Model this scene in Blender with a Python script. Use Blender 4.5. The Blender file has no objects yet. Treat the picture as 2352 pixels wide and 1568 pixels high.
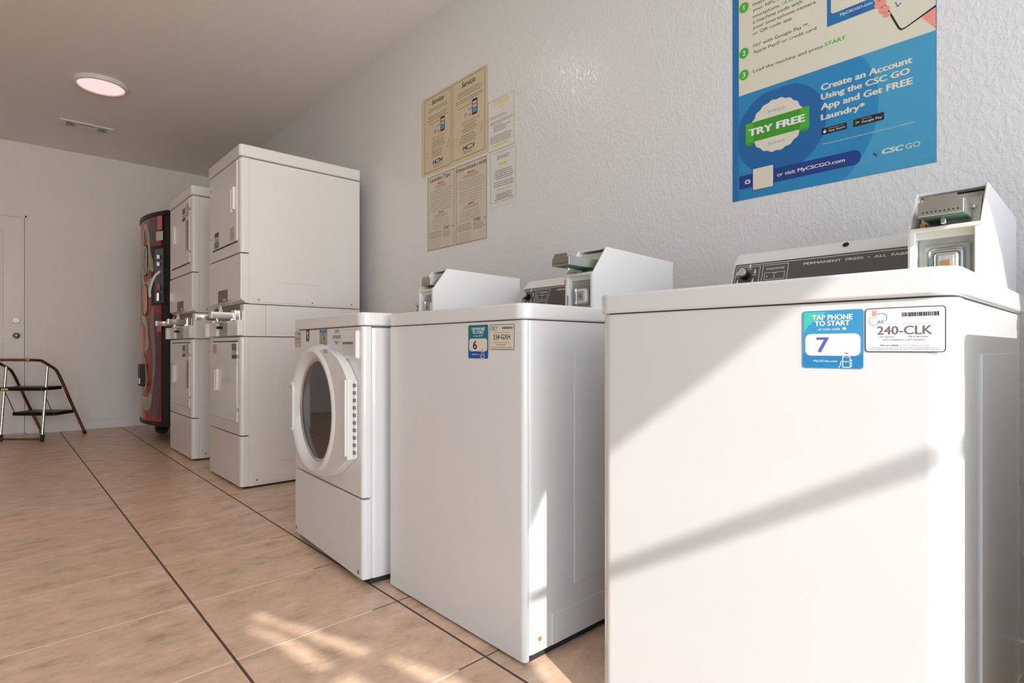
import bpy, bmesh, math, random
from mathutils import Vector, Matrix
random.seed(7)
SC = bpy.context.scene
COL = SC.collection
PI = math.pi
W = 1.86          # machine wall plane
FAR = 7.0         # far wall plane
CEIL = 2.73
LEFT = -3.0
NEAR = -2.3

# ------------------------------------------------------------------ materials
def lin(c):
    return tuple((x/12.92 if x <= .04045 else ((x+.055)/1.055)**2.4) for x in c)
def rgb(r, g, b): return lin((r/255, g/255, b/255))
MATS = {}
def mat(name, col, rough=.5, metal=0, var=.04, vscale=6, bump=0, bscale=200, coat=0, emit=None, es=0, spec=.5, stretch=None):
    if name in MATS: return MATS[name]
    m = bpy.data.materials.new(name); m.use_nodes = True
    nt = m.node_tree; b = nt.nodes['Principled BSDF']
    b.inputs['Roughness'].default_value = rough
    b.inputs['Metallic'].default_value = metal
    b.inputs['Specular IOR Level'].default_value = spec
    if coat: b.inputs['Coat Weight'].default_value = coat; b.inputs['Coat Roughness'].default_value = .08
    tc = nt.nodes.new('ShaderNodeTexCoord')
    n = nt.nodes.new('ShaderNodeTexNoise'); n.inputs['Scale'].default_value = vscale; n.inputs['Detail'].default_value = 5
    if stretch:
        mp = nt.nodes.new('ShaderNodeMapping'); mp.inputs['Scale'].default_value = stretch
        nt.links.new(tc.outputs['Object'], mp.inputs['Vector']); nt.links.new(mp.outputs['Vector'], n.inputs['Vector'])
    else: nt.links.new(tc.outputs['Object'], n.inputs['Vector'])
    mx = nt.nodes.new('ShaderNodeMix'); mx.data_type = 'RGBA'
    mx.inputs[6].default_value = (*[max(0, c*(1-var)) for c in col], 1)
    mx.inputs[7].default_value = (*[min(1, c*(1+var)) for c in col], 1)
    nt.links.new(n.outputs['Fac'], mx.inputs[0]); nt.links.new(mx.outputs[2], b.inputs['Base Color'])
    if bump:
        n2 = nt.nodes.new('ShaderNodeTexNoise'); n2.inputs['Scale'].default_value = bscale; n2.inputs['Detail'].default_value = 3
        nt.links.new(tc.outputs['Object'], n2.inputs['Vector'])
        bp = nt.nodes.new('ShaderNodeBump'); bp.inputs['Strength'].default_value = bump; bp.inputs['Distance'].default_value = .002
        nt.links.new(n2.outputs['Fac'], bp.inputs['Height']); nt.links.new(bp.outputs['Normal'], b.inputs['Normal'])
    if emit:
        b.inputs['Emission Color'].default_value = (*emit, 1); b.inputs['Emission Strength'].default_value = es
    MATS[name] = m
    return m

def wall_mat(name, col, rough, strength, spec=.5):
    m = bpy.data.materials.new(name); m.use_nodes = True
    nt = m.node_tree; b = nt.nodes['Principled BSDF']; L = nt.links.new
    b.inputs['Roughness'].default_value = rough; b.inputs['Specular IOR Level'].default_value = spec
    tc = nt.nodes.new('ShaderNodeTexCoord')
    mp = nt.nodes.new('ShaderNodeMapping'); mp.inputs['Scale'].default_value = (1, 1, .7); mp.inputs['Rotation'].default_value = (.5, .3, .2)
    L(tc.outputs['Object'], mp.inputs['Vector'])
    n0 = nt.nodes.new('ShaderNodeTexNoise'); n0.inputs['Scale'].default_value = 2; n0.inputs['Detail'].default_value = 4
    L(tc.outputs['Object'], n0.inputs['Vector'])
    mx = nt.nodes.new('ShaderNodeMix'); mx.data_type = 'RGBA'
    mx.inputs[6].default_value = (*[c*.965 for c in col], 1); mx.inputs[7].default_value = (*col, 1)
    L(n0.outputs['Fac'], mx.inputs[0]); L(mx.outputs[2], b.inputs['Base Color'])
    n1 = nt.nodes.new('ShaderNodeTexNoise'); n1.inputs['Scale'].default_value = 80; n1.inputs['Detail'].default_value = 4; n1.inputs['Distortion'].default_value = .35
    L(mp.outputs['Vector'], n1.inputs['Vector'])
    n2 = nt.nodes.new('ShaderNodeTexNoise'); n2.inputs['Scale'].default_value = 240; n2.inputs['Detail'].default_value = 2
    L(tc.outputs['Object'], n2.inputs['Vector'])
    rp = nt.nodes.new('ShaderNodeValToRGB'); rp.color_ramp.elements[0].position = .42; rp.color_ramp.elements[1].position = .62
    L(n1.outputs['Fac'], rp.inputs['Fac'])
    ad = nt.nodes.new('ShaderNodeMath'); ad.operation = 'MULTIPLY_ADD'; ad.inputs[1].default_value = .35
    L(n2.outputs['Fac'], ad.inputs[0]); L(rp.outputs['Color'], ad.inputs[2])
    bp = nt.nodes.new('ShaderNodeBump'); bp.inputs['Strength'].default_value = strength; bp.inputs['Distance'].default_value = .0022
    L(ad.outputs[0], bp.inputs['Height']); L(bp.outputs['Normal'], b.inputs['Normal'])
    return m

def floor_mat():
    m = bpy.data.materials.new('beige_ceramic_tile'); m.use_nodes = True
    nt = m.node_tree; b = nt.nodes['Principled BSDF']; L = nt.links.new
    def M(op, a, c=None, d=None):
        n = nt.nodes.new('ShaderNodeMath'); n.operation = op
        for i, v in enumerate((a, c, d)):
            if v is None: continue
            if isinstance(v, (int, float)): n.inputs[i].default_value = v
            else: L(v, n.inputs[i])
        return n.outputs[0]
    tc = nt.nodes.new('ShaderNodeTexCoord'); sx = nt.nodes.new('ShaderNodeSeparateXYZ')
    L(tc.outputs['Object'], sx.inputs[0]); X, Y = sx.outputs[0], sx.outputs[1]
    xs = M('DIVIDE', M('SUBTRACT', X, .46), .49)
    yy = M('SUBTRACT', Y, M('MULTIPLY', X, .035))
    ys = M('DIVIDE', M('SUBTRACT', yy, 1.112), .4405)
    def dist(v, s):   # distance to nearest integer line, metres
        f = M('FRACT', M('ADD', v, .5)); return M('MULTIPLY', M('ABSOLUTE', M('SUBTRACT', f, .5)), s)
    dx = dist(xs, .49); dy = dist(ys, .4405)
    gx = M('LESS_THAN', dx, .0036); gy = M('LESS_THAN', dy, .0026)
    # tile id
    comb = nt.nodes.new('ShaderNodeCombineXYZ'); L(M('FLOOR', xs), comb.inputs[0]); L(M('FLOOR', ys), comb.inputs[1])
    wn = nt.nodes.new('ShaderNodeTexWhiteNoise'); L(comb.outputs[0], wn.inputs['Vector'])
    mp = nt.nodes.new('ShaderNodeMapping'); mp.inputs['Scale'].default_value = (1.0, 1.6, 1); L(tc.outputs['Object'], mp.inputs['Vector'])
    addv = nt.nodes.new('ShaderNodeVectorMath'); addv.operation = 'MULTIPLY_ADD'
    L(wn.outputs['Color'], addv.inputs[0]); addv.inputs[1].default_value = (9, 9, 9); L(mp.outputs[0], addv.inputs[2])
    n1 = nt.nodes.new('ShaderNodeTexNoise'); n1.inputs['Scale'].default_value = 8; n1.inputs['Detail'].default_value = 8; n1.inputs['Roughness'].default_value = .68
    L(addv.outputs[0], n1.inputs['Vector'])
    cr = nt.nodes.new('ShaderNodeValToRGB'); e = cr.color_ramp.elements
    e[0].position = .28; e[0].color = (*rgb(176, 148, 126), 1)
    e[1].position = .72; e[1].color = (*rgb(238, 214, 190), 1)
    k = e.new(.45); k.color = (*rgb(214, 184, 156), 1)
    k = e.new(.58); k.color = (*rgb(226, 192, 166), 1)
    L(n1.outputs['Fac'], cr.inputs['Fac'])
    n2 = nt.nodes.new('ShaderNodeTexNoise'); n2.inputs['Scale'].default_value = 26; n2.inputs['Detail'].default_value = 5; n2.inputs['Roughness'].default_value = .7
    L(addv.outputs[0], n2.inputs['Vector'])
    m0 = nt.nodes.new('ShaderNodeMix'); m0.data_type = 'RGBA'; m0.blend_type = 'OVERLAY'
    m0.inputs[0].default_value = .3; L(cr.outputs[0], m0.inputs[6]); L(n2.outputs['Fac'], m0.inputs[7])
    hv = nt.nodes.new('ShaderNodeMix'); hv.data_type = 'RGBA'; hv.blend_type = 'MULTIPLY'; hv.inputs[0].default_value = 1
    vv = M('MULTIPLY_ADD', wn.outputs['Value'], .08, .95)
    L(m0.outputs[2], hv.inputs[6]); L(vv, hv.inputs[7])
    gc = nt.nodes.new('ShaderNodeMix'); gc.data_type = 'RGBA'; gc.inputs[6].default_value = (*rgb(250, 228, 206), 1); gc.inputs[7].default_value = (*rgb(104, 80, 66), 1)
    L(M('GREATER_THAN', X, .86), gc.inputs[0])
    m1 = nt.nodes.new('ShaderNodeMix'); m1.data_type = 'RGBA'; L(gc.outputs[2], m1.inputs[7])
    L(gy, m1.inputs[0]); L(hv.outputs[2], m1.inputs[6])
    m2 = nt.nodes.new('ShaderNodeMix'); m2.data_type = 'RGBA'; m2.inputs[7].default_value = (*rgb(88, 70, 60), 1)
    L(gx, m2.inputs[0]); L(m1.outputs[2], m2.inputs[6])
    L(m2.outputs[2], b.inputs['Base Color'])
    g = M('MAXIMUM', gx, gy)
    L(M('MULTIPLY_ADD', g, .4, .33), b.inputs['Roughness'])
    h = M('MULTIPLY_ADD', n2.outputs['Fac'], .12, M('MULTIPLY', M('SUBTRACT', 1, M('MAXIMUM', M('LESS_THAN', dx, .0055), M('LESS_THAN', dy, .0045))), 1.0))
    bp = nt.nodes.new('ShaderNodeBump'); bp.inputs['Strength'].default_value = .45; bp.inputs['Distance'].default_value = .0015
    L(h, bp.inputs['Height']); L(bp.outputs[0], b.inputs['Normal'])
    return m

WALL = wall_mat('white_textured_wall_paint', (.755, .745, .735), .19, .34, .6)
WALLF = wall_mat('white_wall_paint_far', (.79, .765, .745), .5, .3)
CEILM = wall_mat('ceiling_texture_paint', (.90, .86, .82), .7, .35, .3)
FLOORM = floor_mat()
ENAMEL = mat('white_enamel', (.765, .76, .755), .22, var=.012, coat=.3)
ENAMEL2 = mat('dryer_enamel', (.745, .72, .70), .22, var=.015, coat=.3)
PLAST = mat('white_plastic', (.75, .74, .73), .32, var=.01)
PLAST2 = mat('dispenser_cup_plastic', (.60, .60, .57), .35, var=.02)
GASKET = mat('grey_gasket', (.30, .28, .26), .5)
DARKGAP = mat('dark_gap', (.03, .025, .022), .8)
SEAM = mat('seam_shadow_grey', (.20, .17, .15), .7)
STEEL = mat('brushed_steel', (.62, .62, .60), .34, 1, var=.12, vscale=30, bump=.1)
CHROME = mat('chrome', (.82, .82, .82), .12, 1, var=.05)
ZINC = mat('weathered_zinc', (.46, .48, .44), .55, .6, var=.22, vscale=40, bump=.3)
CORRO = mat('green_corrosion', (.12, .22, .17), .7, .3, var=.6, vscale=60, bump=.4)
RUST = mat('rust_stain', (.36, .17, .06), .8, .1, var=.5, vscale=90)
ORANGE = mat('orange_plastic', (.80, .34, .06), .5, var=.2)
CREAM = mat('cream_enamel', (.74, .70, .60), .35, var=.05, vscale=20)
PANELK = mat('console_charcoal', (.075, .07, .07), .28, var=.08, coat=.4)
BLACK = mat('black_plastic', (.008, .008, .009), .4, spec=.25)
BLACKR = mat('black_rubber', (.02, .02, .02), .7)
WHITEINK = mat('white_ink', (.75, .75, .73), .5)
BRONZE = mat('stool_bronze_tube', (.40, .27, .17), .22, 1, var=.15, vscale=12)
NICKEL = mat('satin_nickel', (.34, .31, .28), .42, 1)
DOORP = mat('door_white_paint', (.74, .72, .71), .4, var=.02)
TRIMP = mat('trim_white_paint', (.76, .74, .72), .4, var=.02)
DRUM = mat('drum_dark_steel', (.07, .065, .06), .25, .8, var=.4, vscale=9)
GLASSDOOR = None
def glass():
    m = bpy.data.materials.new('door_glass'); m.use_nodes = True
    nt = m.node_tree; b = nt.nodes['Principled BSDF']
    tc = nt.nodes.new('ShaderNodeTexCoord'); n = nt.nodes.new('ShaderNodeTexNoise'); n.inputs['Scale'].default_value = 6
    nt.links.new(tc.outputs['Object'], n.inputs['Vector'])
    cr = nt.nodes.new('ShaderNodeValToRGB'); cr.color_ramp.elements[0].color = (.015, .013, .012, 1); cr.color_ramp.elements[1].color = (.05, .045, .04, 1)
    nt.links.new(n.outputs['Fac'], cr.inputs['Fac']); nt.links.new(cr.outputs[0], b.inputs['Base Color'])
    b.inputs['Roughness'].default_value = .04; b.inputs['Transmission Weight'].default_value = .15
    b.inputs['IOR'].default_value = 1.5; b.inputs['Coat Weight'].default_value = .15; b.inputs['Coat Roughness'].default_value = .02; b.inputs['Specular IOR Level'].default_value = .35
    return m
GLASSDOOR = glass()
def ink(name, r, g, b_, rough=.45): return mat(name, rgb(r, g, b_), rough, var=.02)
INK = dict(
    w=ink('print_white', 232, 232, 230), cream=ink('print_cream', 222, 214, 196), k=ink('print_black', 30, 26, 26),
    g=ink('print_green', 72, 176, 44), g2=ink('print_dark_green', 60, 150, 42), blue=ink('print_blue', 24, 112, 172), blue2=ink('print_mid_blue', 36, 132, 186),
    blue3=ink('print_light_blue', 66, 154, 194), deep=ink('print_deep_blue', 20, 98, 160), navy=ink('print_navy', 22, 58, 134),
    grey=ink('print_grey', 120, 112, 106), lgrey=ink('print_light_grey', 172, 164, 156), skin=ink('print_pink_skin', 240, 150, 138), bonus=ink('print_faded_blue', 120, 160, 180),
    tan=ink('paper_tan', 208, 193, 162), paper=ink('paper_beige', 206, 196, 178), white=ink('paper_white', 222, 218, 214), red=ink('print_red', 196, 60, 50),
    yel=ink('print_yellow', 218, 212, 120), teal=ink('print_teal', 20, 130, 140), sticker=ink('sticker_cyan', 60, 150, 200), stickerg=ink('sticker_teal', 70, 196, 176),
    stk6=ink('sticker_dark_teal', 20, 112, 140), stk6b=ink('sticker_dark_blue', 18, 84, 160), seven=ink('numeral_blue', 84, 104, 190), six=ink('numeral_indigo', 42, 22, 108),
    purple=ink('label_border_purple', 48, 38, 70), salmon=ink('print_salmon', 240, 160, 140), lilac=ink('label_white', 232, 232, 240), brown=ink('label_brown', 92, 76, 66),
    sred=ink('vending_red', 150, 26, 24), scream=ink('vending_cream', 168, 164, 140), sgrey=ink('vending_grey', 74, 62, 58), spurp=ink('vending_maroon', 82, 40, 50),
    spink=ink('vending_pink', 196, 100, 98), sorange=ink('vending_orange', 226, 130, 70), ssilver=ink('vending_silver', 122, 118, 118), dblue=ink('label_steel_blue', 34, 128, 180),
    tdg=ink('tag_green', 24, 120, 84), tdn=ink('tag_navy', 36, 58, 100), tdp=ink('tag_slate', 70, 90, 90))
for k in ('sred','scream','sgrey','spurp','spink','sorange','ssilver'): INK[k].node_tree.nodes['Principled BSDF'].inputs['Roughness'].default_value = .18

# ------------------------------------------------------------------ mesh builder
class MB:
    def __init__(s): s.bm = bmesh.new(); s.mats = []
    def mi(s, m):
        if m not in s.mats: s.mats.append(m)
        return s.mats.index(m)
    def merge(s, b, m, mtx=None):
        i = s.mi(m)
        if mtx: bmesh.ops.transform(b, matrix=mtx, verts=b.verts)
        vm = {v: s.bm.verts.new(v.co) for v in b.verts}
        for f in b.faces:
            try: nf = s.bm.faces.new([vm[v] for v in f.verts]); nf.material_index = i; nf.smooth = True
            except ValueError: pass
        b.free()
    def box(s, x0, x1, y0, y1, z0, z1, m, r=0, seg=3, rv=0, vsel=None, mtx=None):
        b = bmesh.new(); bmesh.ops.create_cube(b, size=1)
        for v in b.verts: v.co = Vector((x0+(v.co.x+.5)*(x1-x0), y0+(v.co.y+.5)*(y1-y0), z0+(v.co.z+.5)*(z1-z0)))
        if rv:
            es = []
            for e in b.edges:
                a, c = e.verts[0].co, e.verts[1].co
                if abs(a.z-c.z) > 1e-6 and (vsel is None or vsel((a+c)/2)): es.append(e)
            bmesh.ops.bevel(b, geom=es, offset=rv, segments=6, profile=.5, affect='EDGES')
        if r:
            es = [e for e in b.edges if e.calc_face_angle(0) > .6]
            bmesh.ops.bevel(b, geom=es, offset=r, segments=seg, profile=.5, affect='EDGES')
        s.merge(b, m, mtx); return s
    def prism(s, pts, y0, y1, m, r=0, seg=2, axis='y', mtx=None):
        """pts polygon in (x,z) for axis y; (x,y) for axis z; (y,z) for axis x"""
        b = bmesh.new()
        def P(p, t): return Vector({'y': (p[0], t, p[1]), 'z': (p[0], p[1], t), 'x': (t, p[0], p[1])}[axis])
        A = [b.verts.new(P(p, y0)) for p in pts]; B = [b.verts.new(P(p, y1)) for p in pts]
        b.faces.new(A); b.faces.new(B[::-1]); n = len(pts)
        for i in range(n): b.faces.new([A[i], B[i], B[(i+1) % n], A[(i+1) % n]])
        bmesh.ops.recalc_face_normals(b, faces=b.faces)
        if r: bmesh.ops.bevel(b, geom=[e for e in b.edges if e.calc_face_angle(0) > .3], offset=r, segments=seg, profile=.5, affect='EDGES')
        s.merge(b, m, mtx); return s
    def cyl(s, c, axis, r, h, m, seg=24, r2=None, bev=0):
        b = bmesh.new(); bmesh.ops.create_cone(b, cap_ends=True, segments=seg, radius1=r, radius2=r if r2 is None else r2, depth=h)
        if bev: bmesh.ops.bevel(b, geom=[e for e in b.edges if e.calc_face_angle(0) > .8], offset=bev, segments=3, profile=.5, affect='EDGES')
        q = Vector((0, 0, 1)).rotation_difference(Vector(axis).normalized()).to_matrix().to_4x4()
        s.merge(b, m, Matrix.Translation(c) @ q); return s
    def sphere(s, c, r, m, sc=(1, 1, 1), seg=20):
        b = bmesh.new(); bmesh.ops.create_uvsphere(b, u_segments=seg, v_segments=seg//2, radius=r)
        s.merge(b, m, Matrix.Translation(c) @ Matrix.Diagonal((*sc, 1))); return s
    def tube(s, pts, r, m, seg=12, caps=True):
        pts = [Vector(p) for p in pts]; b = bmesh.new(); rings = []
        up = None
        for i, p in enumerate(pts):
            t = ((pts[min(i+1, len(pts)-1)]-p).normalized() + (p-pts[max(i-1, 0)]).normalized())
            t = t.normalized() if t.length > 1e-6 else Vector((0, 0, 1))
            if up is None: up = t.orthogonal().normalized()
            up = (up - t*up.dot(t)).normalized(); sd = t.cross(up)
            rings.append([b.verts.new(p + (up*math.cos(a)+sd*math.sin(a))*r) for a in [2*PI*k/seg for k in range(seg)]])
        for A, B in zip(rings, rings[1:]):
            for k in range(seg): b.faces.new([A[k], A[(k+1) % seg], B[(k+1) % seg], B[k]])
        if caps: b.faces.new(rings[0][::-1]); b.faces.new(rings[-1])
        s.merge(b, m); return s
    def lathe(s, prof, c, m, seg=64, sy=1, sz=1, closed=False):
        """profile (r, x): revolved about x axis through c"""
        b = bmesh.new(); rings = []
        for r, x in prof:
            rings.append([b.verts.new((x, r*math.cos(2*PI*k/seg)*sy, r*math.sin(2*PI*k/seg)*sz)) for k in range(seg)])
        n = len(rings)
        for i in range(n if closed else n-1):
            A, B = rings[i], rings[(i+1) % n]
            for k in range(seg): b.faces.new([A[k], A[(k+1) % seg], B[(k+1) % seg], B[k]])
        if not closed:
            for R in (rings[0], rings[-1]):
                if (R[0].co-R[seg//2].co).length > 1e-4: b.faces.new(R)
        bmesh.ops.remove_doubles(b, verts=b.verts, dist=1e-5)
        bmesh.ops.recalc_face_normals(b, faces=b.faces)
        s.merge(b, m, Matrix.Translation(c)); return s
    def build(s, name, parent=None, flat=False, ang=35):
        me = bpy.data.meshes.new(name); s.bm.normal_update(); s.bm.to_mesh(me); s.bm.free()
        for m in s.mats: me.materials.append(m)
        o = bpy.data.objects.new(name, me); COL.objects.link(o)
        if parent: o.parent = parent
        if flat:
            for f in me.polygons: f.use_smooth = False
        else:
            me.set_sharp_from_angle(angle=math.radians(ang))
            w = o.modifiers.new('wn', 'WEIGHTED_NORMAL'); w.keep_sharp = True; w.weight = 90
        return o

def smooth_path(pts, n=6):
    out = []; P = [Vector(p) for p in pts]; P = [P[0]*2-P[1]] + P + [P[-1]*2-P[-2]]
    for i in range(1, len(P)-2):
        for k in range(n):
            t = k/n; a, b, c, d = P[i-1:i+3]
            out.append(.5*((2*b)+(c-a)*t+(2*a-5*b+4*c-d)*t*t+(3*b-a-3*c+d)*t**3))
    out.append(P[-2]); return out
def thing(name, label, cat, loc=(0, 0, 0), rz=0, group=None):
    o = bpy.data.objects.new(name, None); COL.objects.link(o); o.empty_display_size = .1
    o.location = loc; o.rotation_euler = (0, 0, rz); o['label'] = label; o['category'] = cat
    if group: o['group'] = group
    return o
def tag(o, label, cat, group=None):
    o['label'] = label; o['category'] = cat
    if group: o['group'] = group
    return o
def struct(o): o['kind'] = 'structure'; return o
def plabel(o, t): o['label'] = t; return o

# ------------------------------------------------------------------ printed signs
FACE = Matrix(((0, 0, -1, 0), (-1, 0, 0, 0), (0, 1, 0, 0), (0, 0, 0, 1)))   # u -> -Y, v -> +Z, normal -> -X
class Sign:
    def __init__(s): s.bm = bmesh.new(); s.mats = []
    def mi(s, c):
        m = INK[c] if isinstance(c, str) else c
        if m not in s.mats: s.mats.append(m)
        return s.mats.index(m)
    def poly(s, pts, c, L=1):
        i = s.mi(c)
        a = sum(p[0]*q[1]-q[0]*p[1] for p, q in zip(pts, pts[1:]+pts[:1]))
        if a < 0: pts = pts[::-1]
        f = s.bm.faces.new([s.bm.verts.new((p[0], p[1], L*.00005)) for p in pts]); f.material_index = i
        return s
    def rect(s, a, b, c_, d, col, L=1): return s.poly([(a, b), (c_, b), (c_, d), (a, d)], col, L)
    def rr(s, a, b, c_, d, r, col, L=1):
        pts = []
        for cx, cy, a0 in ((c_-r, b+r, -90), (c_-r, d-r, 0), (a+r, d-r, 90), (a+r, b+r, 180)):
            for k in range(6): t = math.radians(a0+k*18); pts.append((cx+r*math.cos(t), cy+r*math.sin(t)))
        return s.poly(pts, col, L)
    def frame(s, a, b, c_, d, t, col, L=2):
        for q in ((a, b, c_, b+t), (a, d-t, c_, d), (a, b+t, a+t, d-t), (c_-t, b+t, c_, d-t)): s.rect(*q, col, L)
        return s
    def circ(s, x, y, r, col, L=1, n=28, ry=None):
        return s.poly([(x+r*math.cos(2*PI*k/n), y+(ry or r)*math.sin(2*PI*k/n)) for k in range(n)], col, L)
    def slab(s, w, h, t, col, r=0):
        """backing sheet with thickness"""
        i = s.mi(col); b = bmesh.new()
        pts = []
        r = max(r, .0005)
        for cx, cy, a0 in ((w-r, r, -90), (w-r, h-r, 0), (r, h-r, 90), (r, r, 180)):
            for k in range(6): tt = math.radians(a0+k*18); pts.append((cx+r*math.cos(tt), cy+r*math.sin(tt)))
        A = [s.bm.verts.new((*p, 0)) for p in pts]; B = [s.bm.verts.new((*p, -t)) for p in pts]; n = len(pts)
        s.bm.faces.new(A).material_index = i; s.bm.faces.new(B[::-1]).material_index = i
        for k in range(n): s.bm.faces.new([A[(k+1) % n], A[k], B[k], B[(k+1) % n]]).material_index = i
        return s
    def text(s, body, x0, y0, x1, y1, col, L=3, bold=0, shear=0, center=False):
        """lettering fitted to the box; x1=None keeps natural width"""
        cu = bpy.data.curves.new('t', 'FONT'); cu.body = body; cu.size = 1; cu.offset = 0; cu.resolution_u = 3; cu.fill_mode = 'FRONT'
        ob = bpy.data.objects.new('t', cu)
        me = bpy.data.meshes.new_from_object(ob)
        if not me or not me.vertices: return s
        xs = [v.co.x for v in me.vertices]; ys = [v.co.y for v in me.vertices]
        sy = (y1-y0)/(max(ys)-min(ys)); wn = (max(xs)-min(xs))
        sx = sy if x1 is None else (x1-x0)/wn
        off = x0
        if center: off = x0 - wn*sx/2
        i = s.mi(col); k_ = bold*.8 if bold > .015 else 0
        shifts = [(0, 0)] if k_ <= 0 else [(-k_, 0), (k_, 0), (-k_*.5, 0), (k_*.5, 0), (0, k_*.5), (0, -k_*.5)]
        for q, (hx, hy) in enumerate(shifts):
            vs = [s.bm.verts.new((off+(v.co.x-min(xs)+hx)*sx + shear*(v.co.y-min(ys))*sy, y0+(v.co.y-min(ys)+hy)*sy, L*.00005+q*.000004)) for v in me.vertices]
            for p in me.polygons:
                idx = list(p.vertices)
                if p.normal.z < 0: idx = idx[::-1]
                try: s.bm.faces.new([vs[k] for k in idx]).material_index = i
                except ValueError: pass
        bpy.data.meshes.remove(me); bpy.data.objects.remove(ob); bpy.data.curves.remove(cu)
        return s
    def lines(s, x0, x1, ytop, n, pitch, col, h=.34, L=3, center=True, seed=0, minw=.6):
        """rows of print too small to read: broken word strokes"""
        R = random.Random(seed)
        for k in range(n):
            w = (x1-x0)*(minw+(1-minw)*R.random()); a = (x0+x1-w)/2 if center else x0
            y = ytop-k*pitch; x = a
            while x < a+w:
                ww = min(pitch*(.5+1.6*R.random()), a+w-x)
                s.rect(x, y-pitch*h, x+ww, y, col, L); x += ww+pitch*.22
        return s
    def put(s, name, mtx, parent=None):
        me = bpy.data.meshes.new(name); s.bm.to_mesh(me); s.bm.free()
        me.transform(mtx @ FACE)
        for m in s.mats: me.materials.append(m)
        o = bpy.data.objects.new(name, me); COL.objects.link(o)
        if parent: o.parent = parent
        return o
def T(x, y, z): return Matrix.Translation((x, y, z))

# ------------------------------------------------------------------ room
def quadbox(name, *a, m=WALL):
    return struct(MB().box(*a, m).build(name, flat=True))
quadbox('floor', LEFT-.1, W+.1, NEAR-.1, FAR+.1, -.1, 0, m=FLOORM)
quadbox('ceiling', LEFT-.1, W+.1, NEAR-.1, FAR+.1, CEIL, CEIL+.1, m=CEILM)
quadbox('wall_right', W, W+.1, NEAR-.1, FAR+.1, -.05, CEIL+.05)
quadbox('wall_left', LEFT-.1, LEFT, NEAR-.1, FAR+.1, -.05, CEIL+.05, m=wall_mat('taupe_bounce_cut_paint', (.36, .31, .27), .5, .3))  # unseen wall, darkened to cut bounce onto the machine fronts
# far wall around the door opening
dx0, dx1, dz = -.73, .205, 2.035
fw = MB()
fw.box(dx0-.02, dx1+.012, FAR+.065, FAR+.1, -.05, dz+.03, WALLF)
fw.box(LEFT, dx0-.02, FAR, FAR+.1, -.05, CEIL+.05, WALLF).box(dx1+.012, W, FAR, FAR+.1, -.05, CEIL+.05, WALLF).box(dx0-.02, dx1+.012, FAR, FAR+.1, dz+.012, CEIL+.05, WALLF)
struct(fw.build('wall_far', flat=True))
# near wall with the wide shopfront opening behind the camera
nw = MB()
nw.box(LEFT, -2.7, NEAR-.1, NEAR, -.05, CEIL+.05, WALLF).box(1.70, W, NEAR-.1, NEAR, -.05, CEIL+.05, WALLF).box(-2.7, 1.70, NEAR-.1, NEAR, 2.62, CEIL+.05, WALLF)
struct(nw.build('wall_near', flat=True))
bar = MB().box(-2.7, 1.70, NEAR-.045, NEAR-.015, 2.077, 2.103, NICKEL, r=.004)
bar.box(-2.7, -2.66, NEAR-.06, NEAR-.01, 0, 2.62, NICKEL).box(1.66, 1.70, NEAR-.06, NEAR-.01, 0, 2.62, NICKEL).box(-2.66, 1.66, NEAR-.06, NEAR-.01, 2.58, 2.62, NICKEL)
struct(bar.build('window_1'))
bb = MB().box(.215, W-.001, FAR-.013, FAR+.002, 0, .085, TRIMP, r=.004).box(.215, W-.001, FAR-.008, FAR+.002, .08, .10, TRIMP, r=.003)
struct(bb.build('baseboard_far'))
struct(MB().box(W-.012, W+.002, NEAR, FAR-.014, 0, .095, TRIMP, r=.004).build('baseboard_right'))

# door in far wall
dr = bpy.data.objects.new('door_1', None); COL.objects.link(dr); dr.location = (dx0, FAR, 0); dr['kind'] = 'structure'
Wd = dx1-dx0
d = MB(); d.box(0, Wd-.006, -.012, .03, .012, dz-.006, DOORP, r=.003)
d.build('door_slab', dr)
fr = MB()   # raised panel moulding
for (a, b_, z0, z1) in ((.10, Wd-.155, .262, .90), (.10, Wd-.155, 1.02, 1.905)):
    for q in ((a, b_, z0, z0+.02), (a, b_, z1-.02, z1), (a, a+.02, z0+.018, z1-.018), (b_-.02, b_, z0+.018, z1-.018)):
        fr.box(q[0], q[1], -.018, -.010, q[2], q[3], DOORP, r=.003)
    fr.box(a+.045, b_-.045, -.016, -.010, z0+.045, z1-.045, DOORP, r=.004)
fr.build('door_panel', dr)
MB().cyl((Wd-.066, -.020, 1.068), (0, 1, 0), .030, .016, NICKEL, bev=.003).cyl((Wd-.066, -.032, 1.068), (0, 1, 0), .012, .012, NICKEL).build('deadbolt', dr)
k = MB().cyl((Wd-.064, -.016, .925), (0, 1, 0), .033, .008, NICKEL, bev=.002).cyl((Wd-.064, -.035, .925), (0, 1, 0), .012, .04, NICKEL).sphere((Wd-.064, -.062, .925), .027, NICKEL, (1, .8, 1))
k.build('door_knob', dr)
struct(MB().box(dx0-.01, dx1+.005, FAR-.03, FAR+.04, 0, .012, NICKEL, r=.003).build('trim_1'))
jb = MB().box(dx1-.004, dx1+.016, FAR-.004, FAR+.06, .012, dz+.016, DOORP, r=.002).box(dx0-.024, dx0-.004, FAR-.004, FAR+.06, .012, dz+.016, DOORP, r=.002).box(dx0-.02, dx1+.012, FAR-.004, FAR+.06, dz-.004, dz+.016, DOORP, r=.002)
struct(jb.build('trim_2'))

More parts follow.
